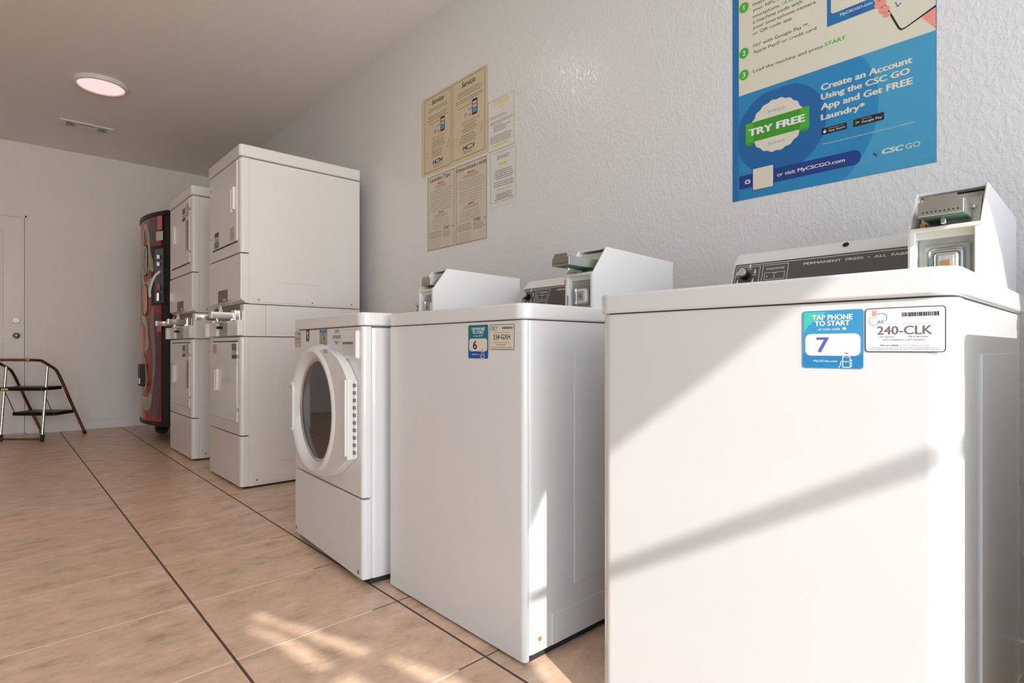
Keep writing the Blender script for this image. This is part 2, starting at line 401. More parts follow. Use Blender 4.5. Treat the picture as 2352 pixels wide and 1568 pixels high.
# ceiling light(s)
LAMP = mat('lamp_diffuser', (.35, .22, .22), .5, emit=(1, .52, .50), es=1.25)
LAMP2 = mat('lamp_diffuser_front', (.9, .8, .75), .5, emit=(1, .90, .82), es=15)
FILL_LEFT = mat('fill_lamp_left', (.9, .8, .75), .5, emit=(1, .74, .48), es=17)
FILL_DOORWAY = mat('fill_lamp_doorway', (.9, .8, .75), .5, emit=(1, .88, .7), es=5)
def ceil_light(x, y, label, lm):
    t = thing('ceiling_light', label, 'light', (x, y, CEIL))
    MB().lathe([(.165, 0), (.168, .012), (.160, .026), (.146, .030), (.140, .022), (.140, 0)], (0, 0, 0), PLAST).build('rim', t).rotation_euler = (0, PI/2, 0)
    MB().lathe([(.0001, .030), (.08, .029), (.138, .024), (.141, .015)], (0, 0, 0), lm).build('diffuser', t).rotation_euler = (0, PI/2, 0)
    return t
ceil_light(.566, 5.05, 'round flush ceiling light glowing pink with a white rim', LAMP)
ceil_light(.72, 2.62, 'round flush ceiling light above the front-loading washer, nearer than the pink one', LAMP2)

ceil_light(-1.65, 1.2, 'added unseen fill light above the open floor near the doorway', FILL_DOORWAY)  # lamp added out of view to brighten the room
ceil_light(-1.65, 4.4, 'added unseen fill light above the open floor before the white door', FILL_LEFT)  # invented lamp, warm fill for the far end

# ceiling vent
v = thing('ceiling_vent', 'white rectangular air vent with dark louvres on the ceiling near the far wall', 'vent', (.395, 6.02, CEIL))
vf = MB(); vw, vh = .37, .15
vf.box(0, vw, 0, vh, -.012, 0, TRIMP, r=.004)
vf.build('frame', v)
vd = MB()
for a, b_ in ((.045, .105), (.125, .245), (.265, .325)): vd.box(a, b_, .03, .12, -.0145, -.011, DARKGAP)
vd.build('louvre_opening', v)
vs = MB()
for a, b_, n in ((.045, .105, 5), (.265, .325, 5)):
    for i in range(n): x = a+(b_-a)*(i+.5)/n; vs.box(x-.003, x+.003, .03, .12, -.017, -.013, TRIMP)
for i in range(6): y = .03+.09*(i+.5)/6; vs.box(.125, .245, y-.003, y+.003, -.017, -.013, TRIMP)
vs.build('slats', v)

# ------------------------------------------------------------------ coin box on a washer console
def coin_box(t, push, rusty):
    y0, y1 = .012, .122; th = .004
    prof = [(.285, .9245), (.285, 1.032), (.345, 1.110), (.705, 1.100), (.705, .9245)]
    cb = MB()
    cb.prism(prof, y0, y0+th, ENAMEL, r=.0012).prism(prof, y1-th, y1, ENAMEL, r=.0012)
    cb.prism([(.345, 1.110), (.705, 1.100), (.705, 1.095), (.347, 1.105)], y0+.0005, y1-.0005, ENAMEL)
    cb.box(.700, .7045, y0+.0005, y1-.0005, .924, 1.0995, ENAMEL)
    cb.box(.283, .40, y0+.003, y1-.003, 1.024, 1.032, CREAM, r=.002)          # shelf between the two bays
    cb.box(.300, .306, y0+.003, y1-.003, 1.012, 1.026, CREAM)
    for a, b_ in ((y0+.002, y0+.012), (y1-.012, y1-.002)): cb.box(.284, .310, a, b_, .926, 1.026, ENAMEL, r=.002)
    cb.box(.362, .366, y0+.005, y1-.005, 1.032, 1.100, CREAM)
    c = cb.build('coin_box', t)
    # lower vault door
    vm = MB(); yc = (y0+y1)/2
    vm.box(.306, .312, y0+.012, y1-.012, .928, 1.016, ZINC, r=.002)
    vm.box(.302, .308, yc-.034, yc+.030, .932, 1.000, ZINC, r=.003, rv=0)
    vl = vm.build('vault_door', t)
    lk = MB()
    vr = MB().box(.3005, .3065, yc-.036, yc+.032, .930, 1.000, ZINC, r=.0025).box(.2985, .3025, yc-.030, yc+.026, .936, .994, STEEL, r=.009, seg=4); vr.build('vault_ring', t)
    lk.box(.292, .304, yc-.022, yc+.018, .944, .986, STEEL if not rusty else PLAST, r=.008, seg=4)
    lk.box(.289, .293, yc-.015, yc+.011, .951, .979, ZINC, r=.003)
    lk.box(.2875, .290, yc-.008, yc+.004, .958, .970, RUST)
    lk.build('lock', t)
    MB().cyl((.305, yc-.036, .940), (1, 0, 0), .0085, .004, RUST if rusty else ORANGE, bev=.001).build('plug_screw', t)
    # coin slide mechanism
    x0 = .285-push
    mp = MB(); mp.prism([(.322, 1.034), (.352, 1.090), (.356, 1.088), (.326, 1.034)], y0+.010, y1-.012, ZINC)
    for yy in (y0+.02, y1-.02): mp.sphere((.338, yy, 1.068), .004, CHROME)
    mp.build('mounting_plate', t)
    sl = MB(); a, b_ = yc-.034, yc+.032
    sl.box(x0, x0+.004, a, b_, 1.046, 1.069, STEEL, r=.001)
    sl.prism([(a+.006, 1.068), (b_-.006, 1.068), (b_-.010, 1.080), (a+.010, 1.080)], x0, x0+.004, STEEL, axis='x')
    sl.box(x0+.003, .345, a, a+.003, 1.046, 1.072, STEEL).box(x0+.003, .345, b_-.003, b_, 1.046, 1.072, STEEL)
    sl.box(x0+.003, .345, a+.003, b_-.003, 1.066, 1.069, STEEL)
    sl.box(x0+.003, .340, a+.003, b_-.003, 1.0475, 1.050, CORRO)
    for i in range(9): yy = a+.008+i*(b_-a-.016)/8; sl.box(x0-.0006, x0+.001, yy-.0012, yy+.0012, 1.0515, 1.0535, BLACK)
    sl.box(x0+.03, .345, yc-.004, yc+.004, 1.034, 1.048, CHROME, r=.002)
    sl.build('coin_slide', t)
    if rusty:
        for q in ((.2825, .2845, y1-.014, y1-.011, .93, .968), (.2825, .2845, y1-.003, y1, 1.002, 1.016), (.311, .314, y0+.014, y0+.05, .932, .937)):
            MB().box(*q, RUST).build('rust_streak', t)
    else:
        MB().box(.315, .33, y1-.022, y1-.012, 1.033, 1.046, ORANGE, r=.003).build('orange_tab', t)

def console(t, ylen):
    prof = [(.525, .924), (.525, .935), (.565, 1.046), (.590, 1.074), (.602, 1.079), (.700, 1.064), (.700, .924)]
    c = MB().prism(prof, .10, ylen, PLAST, r=.004, seg=3).build('console', t)
    # facia: plane through (.525,.935)-(.565,1.056)
    slope = math.atan2(.040, .111)
    M = T(.5255, ylen-.008, .936) @ Matrix.Rotation(slope, 4, 'Y')
    L = (Vector((.040, .111))).length
    def put(s, name): return s.put(name, M @ T(-.0014, 0, 0), t)
    wl = ylen-.008-.125
    s = Sign().slab(wl, L-.004, .001, PANELK, .002)
    s.rect(0, L-.010, wl, L-.0085, WHITEINK, 1)
    for (a, b_) in ((.004, .072), (.079, .146)):
        s.frame(a, .004, b_, L-.014, .0013, WHITEINK, 1)
    cx, cz = .034, .076
    for i, an in enumerate((70, 20, -35, -90, -145, 165)):
        px, pz = cx+.026*math.cos(math.radians(an)), cz+.030*math.sin(math.radians(an))
        s.circ(px, pz, .0032, WHITEINK, 1, 10); s.rect(px-.0014, pz, px+.0014, pz+.009, WHITEINK, 1)
        s.lines(px-.007, px+.007, pz-.0055, 2, .0028, WHITEINK, seed=i, L=1)
    s.text('CYCLE STATUS', .089, .089, .136, .095, WHITEINK, 1, .02)
    s.frame(.086, .060, .139, .081, .001, WHITEINK, 1); s.circ(.093, .070, .0018, WHITEINK, 1, 10); s.rect(.1115, .064, .113, .073, WHITEINK, 1); s.lines(.107, .119, .0785, 1, .003, WHITEINK, L=1)
    s.frame(.086, .034, .139, .055, .001, WHITEINK, 1)
    s.text('PERMANENT  PRESS  •  ALL  FABRICS', .184, .093, .434, .0995, WHITEINK, 1, .02)
    put(s, 'control_panel')
    n = Vector((-math.cos(slope), 0, math.sin(slope)))
    kc = Vector((.5255, ylen-.008-.034, .936)) + Vector((math.sin(slope), 0, math.cos(slope)))*.077
    kb = MB().cyl(kc+n*.010, n, .0125, .020, BLACK, seg=20, bev=.002).cyl(kc+n*.0235, n, .0115, .010, STEEL, seg=20, bev=.002)
    kb.build('temperature_knob', t)
    MB().cyl((.582, ylen*.53, 1.068), (-.7, 0, .7), .007, .003, BLACK, bev=.001).build('console_plug', t)

def cabinet(t, w, seam, z0=.012, top=.882):
    fr = lambda c: c.x < .2
    # body
    MB().box(seam+.002, .66, .002, w-.002, .02, top, ENAMEL, r=.003, rv=.022 if seam < .02 else .012, vsel=fr).build('cabinet', t)
    sidee = MB()
    sidee.box(.19, .60, -.0005, .004, .16, .80, ENAMEL, r=.0015)
    sidee.box(.10, .655, -.001, .004, .022, .105, ENAMEL, r=.002)
    sidee.build('side_panel', t)
    sc = MB().cyl((.055 if seam < .02 else .085, .001, .055), (0, 1, 0), .006, .004, RUST, bev=.001)
    sc.build('screw', t)
    MB().box(.02, .66, .012, w-.012, 0, .024, BLACKR).build('base_frame', t)

def lid(t, w, z0=.8845, z1=.9258, back=.69):
    o = MB().box(-.006, back, -.004, w+.002, z0, z1, ENAMEL, r=.006, seg=4, rv=.034, vsel=lambda c: c.x < .3).build('top_lid', t)
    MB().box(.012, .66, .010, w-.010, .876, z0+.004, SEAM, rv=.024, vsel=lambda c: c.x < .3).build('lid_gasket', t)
    return o

def top_washer(loc, w, label, seam, push, rusty):
    t = thing('top_load_washer', label, 'washing machine', loc)
    cabinet(t, w, seam)
    MB().box(0, seam+.004 if seam > .02 else .016, 0, w, .006, .8825, ENAMEL, r=.004, seg=3, rv=.018 if seam < .02 else .036, vsel=lambda c: c.x < .003).build('front_panel', t) if seam > .02 else \
        MB().box(0, .020, .002, w, .006, .8825, ENAMEL, r=.005, seg=3, rv=.014, vsel=lambda c: c.x < .003).build('front_panel', t)
    lid(t, w)
    console(t, .60)
    coin_box(t, push, rusty)
    return t

w7 = top_washer((.982, .163, 0), .632, 'white top-load washer nearest the camera, with number 7 sticker, half in sun', .046, .035, False)
w6 = top_washer((.990, 1.037, 0), .672, 'white top-load washer with number 6 sticker beside the front-loading washer', .008, .082, True)
# next machine of the row, standing just outside the picture on the right; it shades the side of number 7
w8 = top_washer((.982, -.672, 0), .672, 'white top-load washer without stickers, next after number 7 towards the doorway', .046, .0, False)

# stickers
def tap_sticker(t, P, w, h, num, numcol, base, corner, bottom, dim):
    s = Sign().slab(w, h, .0004, base, .004)
    s.poly([(.002, h*.62), (.002, h-.002), (w*.42, h-.002), (w*.24, h*.86), (w*.10, h*.74)], corner, 1)
    s.rr(.001, .001, w-.001, h*.26, .003, bottom, 1)
    s.text('TAP PHONE', w*.17, h*.835, w*.83, h*.925, 'w', 3, .05)
    s.text('TO START', w*.215, h*.735, w*.785, h*.82, 'w', 3, .05)
    s.text('or scan code', w*.27, h*.655, w*.63, h*.70, 'w', 3, .02)
    s.rr(w*.67, h*.66, w*.73, h*.70, .001, 'w', 3)
    s.rr(w*.05, h*.215, w*.955, h*.595, .008, 'w' if not dim else 'cream', 2)
    s.text(num, w*.25, h*.275, w*.445, h*.53, numcol, 3, .03)
    s.rr(w*.55, h*.24, w*.93, h*.56, .007, 'lilac' if not dim else 'cream', 3)
    s.text('MyCSCGo.com', w*.19, h*.095, w*.585, h*.14, 'w', 3, .02)
    # hand holding phone, line drawing
    t_ = .0012; L = 4
    def seg(a, b_):
        a = Vector((a[0]*w, a[1]*h)); b_ = Vector((b_[0]*w, b_[1]*h)); d = (b_-a); n = Vector((-d.y, d.x)).normalized()*t_/2
        s.poly([tuple(a-n), tuple(b_-n), tuple(b_+n), tuple(a+n)], 'w', L)
    s.rr(w*.675, h*.012, w*.795, h*.21, .002, bottom, 3)
    for a, b_ in (((.675, .02), (.675, .20)), ((.795, .02), (.795, .20)), ((.675, .20), (.795, .20)), ((.675, .02), (.795, .02)), ((.675, .125), (.65, .12)), ((.65, .12), (.635, .05)), ((.635, .05), (.61, .012)), ((.81, .15), (.825, .14)), ((.825, .14), (.81, .125)), ((.81, .10), (.825, .09)), ((.825, .09), (.81, .075)), ((.81, .06), (.825, .05)), ((.825, .05), (.80, .03))): seg(a, b_)
    s.circ(w*.735, h*.205, w*.022, 'w', 4, 14); s.circ(w*.735, h*.205, w*.013, 'navy', 5, 12)
    s.text('NFC', w*.69, h*.10, w*.78, h*.13, 'w', 4, .02)
    for r_ in (.035, .05):
        pts = [(w*(.735+r_*math.cos(math.radians(a))), h*.215+w*r_*math.sin(math.radians(a))) for a in range(45, 136, 15)]
        for p, q in zip(pts, pts[1:]): s.poly([p, q, (q[0], q[1]+.0007), (p[0], p[1]+.0007)], 'navy', 5)
    o = s.put('machine_sticker', P, t); return o
def barcode(s, x0, y0, x1, y1, col='k'):
    R = random.Random(3); x = x0
    while x < x1:
        w_ = .0006+.0012*R.random(); s.rect(x, y0, min(x+w_, x1), y1, col, 4); x += w_+.0005+.0007*R.random()
plabel(tap_sticker(w7, T(-.0008, .366-.163+.0, .778), .0885, .092, '7', 'seven', 'sticker', 'stickerg', 'blue2', False), 'blue tap-phone sticker numbered 7')
s = Sign().slab(.100, .066, .0004, 'purple', .005); s.rr(.0012, .0012, .0988, .0648, .004, 'lilac', 1)
barcode(s, .048, .052, .092, .058)
s.circ(.0125, .0575, .0035, 'salmon', 3, 16); s.rect(.0095, .0605, .0115, .0635, 'salmon', 3); s.rect(.0135, .0605, .0155, .0635, 'salmon', 3)
s.text('coinmach', .0055, .0515, .0165, .0528, 'k', 3)
for a0, a1, col in ((150, 330, 'salmon'), (-40, 150, 'sticker')):
    cx, cy = (.0125, .047) if col == 'salmon' else (.022, .051)
    rr_ = .0075
    pts = [(cx+rr_*math.cos(math.radians(a)), cy+rr_*math.sin(math.radians(a))) for a in range(a0, a1+1, 20)]
    for p, q in zip(pts, pts[1:]):
        c1 = ((p[0]-cx)*.86+cx, (p[1]-cy)*.86+cy); c2 = ((q[0]-cx)*.86+cx, (q[1]-cy)*.86+cy); s.poly([p, q, c2, c1], col, 3)
s.text('ASI', .0155, .043, .0235, .0475, 'deep', 4, 0, .4)
s.text('Please use this machine ID when reporting service.', .027, .041, .088, .0425, 'salmon', 3)
s.text('240-CLK', .0165, .026, .084, .0385, 'grey', 3, .03)
s.text('For Service:', .020, .0215, .0385, .024, 'k', 3); s.text('Para Servicio:', .056, .0215, .080, .024, 'k', 3)
s.text('1-877-COINMACH (1-877-264-6622)', .023, .0165, .076, .0192, 'k', 3)
s.text('Visit our website', .020, .009, .0435, .0113, 'k', 3, .02); s.text('WWW.COINMACH.COM', .0445, .0085, .080, .0108, 'salmon', 3)
s.text('This machine is owned by Coinmach Corporation and operated by virtue of', .009, .0055, .090, .0072, 'k', 3)
s.text('written assignable lease executed by the owner or management of these premises.', .005, .0030, .094, .0047, 'k', 3)
plabel(s.put('service_label', T(-.0008, .2755-.163, .804), w7), 'white service label reading 240-CLK')
plabel(tap_sticker(w6, T(-.0008, 1.268-1.037, .781), .087, .093, '6', 'six', 'stk6', 'tdg', 'stk6b', True), 'dark teal tap-phone sticker numbered 6')
s = Sign().slab(.100, .067, .0004, 'k', .004); s.rr(.0012, .0012, .0988, .0658, .003, 'cream', 1)
s.text('CSC', .004, .054, .026, .062, 'k', 3, .04, .2); s.poly([(.028, .058), (.031, .062), (.033, .059), (.031, .054)], 'teal', 3)
s.lines(.004, .032, .0515, 1, .003, 'grey'); barcode(s, .052, .0545, .094, .0605)
s.lines(.018, .080, .046, 1, .003, 'grey', minw=1)
s.text('334-GXH', .0165, .0275, .084, .0405, 'k', 3, .02)
s.lines(.020, .038, .0255, 1, .003, 'grey', minw=1); s.lines(.058, .080, .0255, 1, .003, 'grey', minw=1)
s.lines(.020, .080, .0195, 1, .0036, 'grey', minw=1); s.lines(.030, .068, .014, 1, .005, 'grey', minw=1); s.lines(.008, .092, .0075, 2, .0027, 'grey', minw=.95)
plabel(s.put('service_label', T(-.0008, 1.1755-1.037, .8055), w6), 'beige service label reading 334-GXH')

# ------------------------------------------------------------------ front-load washer
rz5 = -math.radians(3.2)
w5 = thing('front_load_washer', 'white front-load washer with big round glass door, between stacked dryers and washers', 'washing machine', (.915, 1.7535, 0), rz5)
FW = .686
frontsel = lambda c: c.x < .01
MB().box(.030, .655, .003, FW-.003, .02, .880, ENAMEL, r=.003, rv=.02, vsel=lambda c: c.x < .2).build('cabinet', w5)
sp = MB().box(.12, .655, -.0005, .005, .03, .095, ENAMEL, r=.002); sp.build('side_panel', w5)
MB().cyl((.155, 0, .055), (0, 1, 0), .009, .004, RUST, bev=.001).build('screw', w5)
MB().box(0, .034, 0, FW, .300, .884, ENAMEL, r=.004, rv=.014, vsel=frontsel).build('front_panel', w5)
MB().box(0, .034, 0, FW, .022, .294, ENAMEL, r=.004, rv=.014, vsel=frontsel).build('kick_panel', w5)
MB().box(.03, .65, .01, FW-.01, .002, .022, BLACKR).build('base_frame', w5)
ft = MB()
for yy in (.06, .62):
    ft = MB().cyl((.05, yy, .010), (0, 0, 1), .022, .02, STEEL, bev=.002); ft.build('levelling_foot', w5)
lid(w5, FW, .8865, .932, .685)
# rear console hidden mostly behind the next machine, with coin box
console(w5, .60); coin_box(w5, .0, False)
# door
cy, cz, R = .378, .570, .243; ZS = 1.03
dm = MB()
ring = [(R+.006, 0), (R+.004, -.018), (R-.008, -.036), (R-.022, -.043), (R-.036, -.040), (R-.046, -.030), (R-.052, -.012), (R-.054, 0)]
dm.lathe(ring, (0, cy, cz), PLAST, sz=ZS)
d0 = dm.build('door_ring', w5)
pl = [(.040, .430), (.040, .700), (.085, .746), (.135, .780), (.19, .799), (.25, .807), (.30, .808), (.30, .80), (.24, .75), (.19, .69), (.165, .63), (.158, .57), (.165, .51), (.19, .45), (.24, .385), (.30, .345), (.30, .333), (.26, .336), (.20, .347), (.15, .366), (.10, .397)]
MB().prism(pl, -.036, -.001, PLAST, r=.004, seg=3, axis='x').build('door_hinge_plate', w5)
hs = MB()
hs.box(-.043, -.030, .045, .060, .440, .702, PLAST, r=.003)
hs.cyl((-.008, .036, .568), (0, 0, 1), .0065, .262, PLAST, seg=12)
hs.build('hinge', w5)
hk = MB()
for i in range(10): z = .447+i*.0255; hk.box(-.0165, -.010, .028, .046, z, z+.012, SEAM)
hk.build('hinge_knuckle', w5)
MB().lathe([(R-.050, 0), (R-.050, -.014), (R-.054, -.017), (R-.060, -.011), (R-.058, 0)], (0, cy, cz), STEEL, sz=ZS).build('steel_trim_ring', w5)
MB().lathe([(R-.058, 0), (R-.058, -.008), (R-.062, -.010), (R-.066, 0)], (0, cy, cz), GASKET, sz=ZS).build('door_gasket', w5)
R2 = R-.064
prof = [(max(R2*math.sin(a), .0005), -.006+.034*math.cos(a)) for a in [math.radians(x) for x in (0.3, 10, 20, 30, 40, 50, 60, 70, 80, 90)]]
MB().lathe(prof, (-.004, cy, cz), GLASSDOOR, sz=ZS).build('door_glass', w5)
MB().lathe([(R2, .005), (R2-.008, .045), (R2-.02, .26), (.002, .27)], (-.001, cy, cz), DRUM, sz=ZS).build('drum', w5)
# door handle on the far side
hm = MB()
hp = [(cy+.190, cz-.100), (cy+.190, cz+.100), (cy+.220, cz+.106), (cy+.238, cz+.090), (cy+.248, cz+.04), (cy+.250, cz), (cy+.248, cz-.04), (cy+.238, cz-.090), (cy+.220, cz-.106)]
hm.prism(hp, -.048, -.004, PLAST, r=.010, seg=4, axis='x')
hm.build('door_handle', w5)
MB().box(-.0505, -.044, cy+.198, cy+.222, cz-.085, cz+.085, GASKET, r=.004).box(-.0515, -.046, cy+.204, cy+.214, cz-.080, cz+.080, PLAST, r=.002).build('handle_recess', w5)
# detergent dispenser
dp = MB()
dp.box(-.010, .004, .022, .160, .772, .872, PLAST, r=.006, seg=3)
dp.box(-.013, -.006, .024, .036, .776, .868, PLAST, r=.003)
dp.build('detergent_dispenser', w5)
dc = MB().prism([(.042, .784), (.142, .784), (.142, .826), (.092, .834), (.042, .826)], -.0115, -.0095, PLAST2, axis='x')
dc.box(-.0125, -.011, .05, .138, .824, .831, SEAM)
dc.build('dispenser_cup', w5)
s = Sign().slab(.072, .065, .0004, 'k', .002); s.rr(.001, .001, .071, .064, .0015, 'paper', 1)
s.lines(.006, .034, .058, 1, .005, 'grey', minw=1); s.lines(.040, .066, .058, 1, .006, 'k', minw=1, h=.7)
s.lines(.010, .060, .046, 1, .0025, 'grey', minw=1); s.text('854-JW3', .009, .026, .062, .040, 'k', 3, .03); s.lines(.010, .060, .022, 2, .005, 'grey', minw=.7); s.lines(.010, .062, .008, 1, .002, 'grey')
plabel(s.put('service_label', T(-.0008, FW-.006, .814), w5), 'small beige service label with a black border')
s = Sign().slab(.034, .046, .0004, 'k', .001); s.poly([(.005, .036), (.022, .043), (.028, .03), (.012, .022)], 'paper', 2); s.poly([(.010, .018), (.024, .024), (.028, .015), (.016, .010)], 'paper', 2); s.lines(.004, .03, .007, 2, .003, 'paper', minw=1, L=2)
s.put('warning_label', T(-.0008, .540, .8375), w5)
s = Sign().slab(.080, .062, .0004, 'lgrey', .001); s.rect(.003, .048, .077, .060, 'dblue', 1); s.lines(.02, .06, .057, 1, .005, 'w', minw=1, L=2)
s.lines(.006, .074, .044, 3, .0035, 'grey', seed=3); s.poly([(.046, .021), (.054, .021), (.056, .031), (.044, .031)], 'k', 2); s.circ(.020, .023, .003, 'k', 2, 10); s.lines(.006, .074, .018, 4, .004, 'grey', seed=4)
s.put('instruction_label', T(-.0008, .392, .822), w5)
s = Sign().text('LIQUID', .018, .045, .058, .057, 'k', 1).text('DETERGENT', 0, .0245, .076, .0365, 'k', 1).text('ONLY', .020, .004, .055, .016, 'k', 1)
s.put('detergent_lettering', T(-.0006, .257, .820), w5)
s = Sign(); s.lines(0, .05, .016, 4, .0042, 'navy', seed=8, minw=.75)
s.put('door_label', T(-.0368, .262, .790), w5)
for yy, zz in ((.655, .045), (.03, .045)):
    MB().cyl((-.001, yy, zz), (1, 0, 0), .007, .003, NICKEL, bev=.001).build('kick_panel_screw', w5)

# ------------------------------------------------------------------ stacked dryers
def stack(loc, w, label, upper_handle_near, lower_label_far):
    t = thing('stacked_dryer', label, 'dryer', loc)
    D = .74; f0 = lambda c: c.x < .01; E_ = ENAMEL2
    cab = MB().box(.046, D, .002, w-.002, .012, .874, E_, r=.003); cab.build('lower_cabinet', t)
    MB().box(0, .050, 0, w, .014, .302, E_, r=.004, rv=.020, vsel=f0).build('lower_kick_panel', t)
    MB().box(0, .050, 0, w, .308, .874, E_, r=.004, rv=.020, vsel=f0).build('lower_front_panel', t)
    MB().box(.03, .70, .015, w-.015, 0, .016, BLACKR).build('base_frame', t)
    # coin section
    mid = MB().box(.018, .140, .001, w-.001, .878, 1.062, E_, r=.002, rv=.008, vsel=lambda c: c.x < .03).box(.141, D, .001, w-.001, .878, 1.062, E_, r=.002)
    mid.build('coin_section', t)
    MB().box(.014, .022, .06, w-.06, .975, 1.060, SEAM).build('recess_shade_sheet', t)  # dark sheet standing in for the shade inside the recess
    for a, b_ in ((.016, .155), (w-.205, w-.055)):
        MB().box(-.012, .03, a, b_, .882, .972, PLAST, r=.004).build('money_box', t)
    MB().box(.006, .03, .25, w-.20, .882, .972, ZINC, r=.002).build('price_plate', t)
    MB().box(-.032, .03, w-.050, w-.004, .880, .970, PLAST, r=.004).build('side_housing', t)
    MB().box(-.002, .03, .175, .245, .882, .972, PLAST, r=.003).build('money_box_lid', t)
    MB().box(-.022, .01, w*.58, w*.58+.035, .928, .944, BLACK, r=.004).build('coin_return_knob', t)
    # upper dryer
    MB().box(.046, D, .002, w-.002, 1.066, 1.902, E_, r=.003).build('upper_cabinet', t)
    up = MB().box(0, .050, 0, w, 1.358, 1.903, E_, r=.004, rv=.020, vsel=f0); up.build('upper_front_panel', t)
    lo = MB().prism([(.050, 1.068), (.030, 1.068), (.002, 1.092), (0, 1.100), (0, 1.352), (.050, 1.352)], 0, w, E_, r=.005, seg=3); lo.build('upper_access_panel', t)
    MB().box(-.006, D+.003, -.004, w+.002, 1.908, 1.978, E_, r=.010, seg=4, rv=.020, vsel=lambda c: c.x < .3).build('top_cover', t)
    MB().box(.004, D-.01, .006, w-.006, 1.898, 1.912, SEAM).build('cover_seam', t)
    # side details
    sd = MB()
    sd.box(.07, D-.02, -.001, .004, .024, .070, E_, r=.002).box(.20, D-.05, -.0006, .004, .14, .80, E_, r=.001)
    sd.box(.07, D-.02, -.001, .004, 1.076, 1.110, E_, r=.002).box(.20, .48, -.0005, .004, 1.20, 1.84, E_, r=.001)
    sd.build('side_panel', t)
    for x, z in ((.09, .045), (.10, 1.092), (.42, 1.088), (.68, 1.092)):
        MB().cyl((x, 0, z), (0, 1, 0), .006, .004, NICKEL, bev=.001).build('screw', t)
    # doors
    for (z0, z1, key) in ((.380, .846, 'lower'), (1.428, 1.895, 'upper')):
        y0, y1 = .046, w-.085
        dd = MB().box(-.008, .001, y0, y1, z0, z1, E_, r=.005, seg=3); do = dd.build(key+'_door', t)
        MB().box(-.0012, .002, y0+.004, y1-.004, (z0-.006) if key == 'upper' else (z1-.001), (z0+.001) if key == 'upper' else (z1+.006), DARKGAP).build('door_seam', t)
        near_handle = (key == 'upper' and upper_handle_near)
        hy = y0+.050 if near_handle else y1-.130; hz = (z0+z1)/2+(.01 if key == 'upper' else -.002)
        h = MB()
        for q, dz_ in ((-.020, .004), (.020, -.004)): h.box(-.022, -.007, hy+q-.0075, hy+q+.0075, hz-.066+dz_, hz+.066+dz_, PLAST, r=.004, seg=3)
        h.box(-.010, -.007, hy-.020, hy+.020, hz-.060, hz+.060, GASKET)
        h.build('door_handle', do)
        gy = y1+.004 if near_handle else y0-.014
        for gz in (z0+.075, z1-.085):
            g = MB()
            for k_ in range(3): g.cyl((-.004, gy+.005, gz-.02+k_*.02), (0, 0, 1), .005, .017, NICKEL if k_ % 2 else PLAST, seg=10)
            g.build('door_hinge', do)
    # coin slides
    for yy in (.045, w-.255):
        sl = MB(); x0 = -.135
        sl.box(x0, .0, yy+.006, yy+.050, .978, 1.014, CHROME, r=.002)
        sl.box(x0-.003, x0+.004, yy+.003, yy+.053, .977, 1.016, CHROME, r=.002)
        sl.build('coin_slide', t)
        MB().box(-.022, .016, yy-.004, yy+.060, .965, 1.030, CHROME, r=.006, seg=3).build('slide_bracket', t)
    tp = MB().prism([(-.012, 1.03), (.004, 1.075), (.016, 1.03)], w*.60, w*.66, PLAST, r=.003); tp.sphere((-.010, w*.63, 1.045), .006, BLACK); tp.build('lock_tab', t)
    s = Sign().slab(.19, .072, .0006, 'brown', .001); s.lines(.015, .175, .064, 6, .009, 'lgrey', seed=2, minw=.8, h=.25); s.rect(.10, .004, .17, .016, 'paper', 4)
    plabel(s.put('rating_label', T(-.0008, .433, 1.091), t), 'brown rating label')
    return t
d1 = stack((1.03, 3.425, 0), .640, 'tall white stacked dryer next to the front-load washer, nearer of the two stacks', True, True)
d2 = stack((1.035, 4.530, 0), .690, 'tall white stacked dryer beside the soda vending machine, farther of the two stacks', False, False)
def mini_tag(t, y, z, w, h, flip=False, name='machine_sticker', top='tdg', bot='tdn', dig='grey'):
    s = Sign().slab(w, h, .0004, 'paper', .001)
    a, b_ = (top, bot) if not flip else (bot, top)
    s.rect(0, h*(.56 if not flip else .70), w, h, a, 1); s.rect(0, 0, w, h*(.26 if not flip else .40), b_, 1)
    s.lines(w*.15, w*.85, h*.9, 2, h*.09, 'lgrey', L=2, minw=1) if not flip else s.lines(w*.15, w*.85, h*.3, 2, h*.09, 'lgrey', L=2, minw=1)
    s.rect(w*.28, h*.34, w*.42, h*.5 if not flip else h*.62, dig, 2); s.rect(w*.6, h*.34, w*.7, h*.5 if not flip else h*.62, dig, 2)
    return s.put(name, T(-.0088, y-.030, z), t)
def mini_label(t, y, z, w, h, n, seed, col='paper'):
    s = Sign().slab(w, h, .0003, col, .001); s.lines(w*.1, w*.9, h*.94, n, h/(n+.6), 'grey', seed=seed, L=2, h=.35)
    return s.put('service_label', T(-.0088, y-.030, z), t)
mini_tag(d1, 3.935-3.425, 1.434, .09, .096, True); mini_label(d1, 3.628-3.425, 1.438, .095, .078, 5, 1)
mini_tag(d1, 3.585-3.425, .748, .085, .087); mini_label(d1, 3.976-3.425, .770, .085, .063, 4, 2)
mini_tag(d2, .265, 1.745, .085, .095, False, top='tdp'); mini_label(d2, .165, 1.76, .09, .09, 5, 3); 
mini_label(d2, .165, 1.52, .085, .22, 10, 5, 'lgrey')
mini_tag(d2, .265, .745, .085, .085, False, top='tdg'); mini_label(d2, .165, .745, .09, .09, 5, 6); mini_label(d2, .155, .52, .08, .20, 10, 7, 'lgrey')

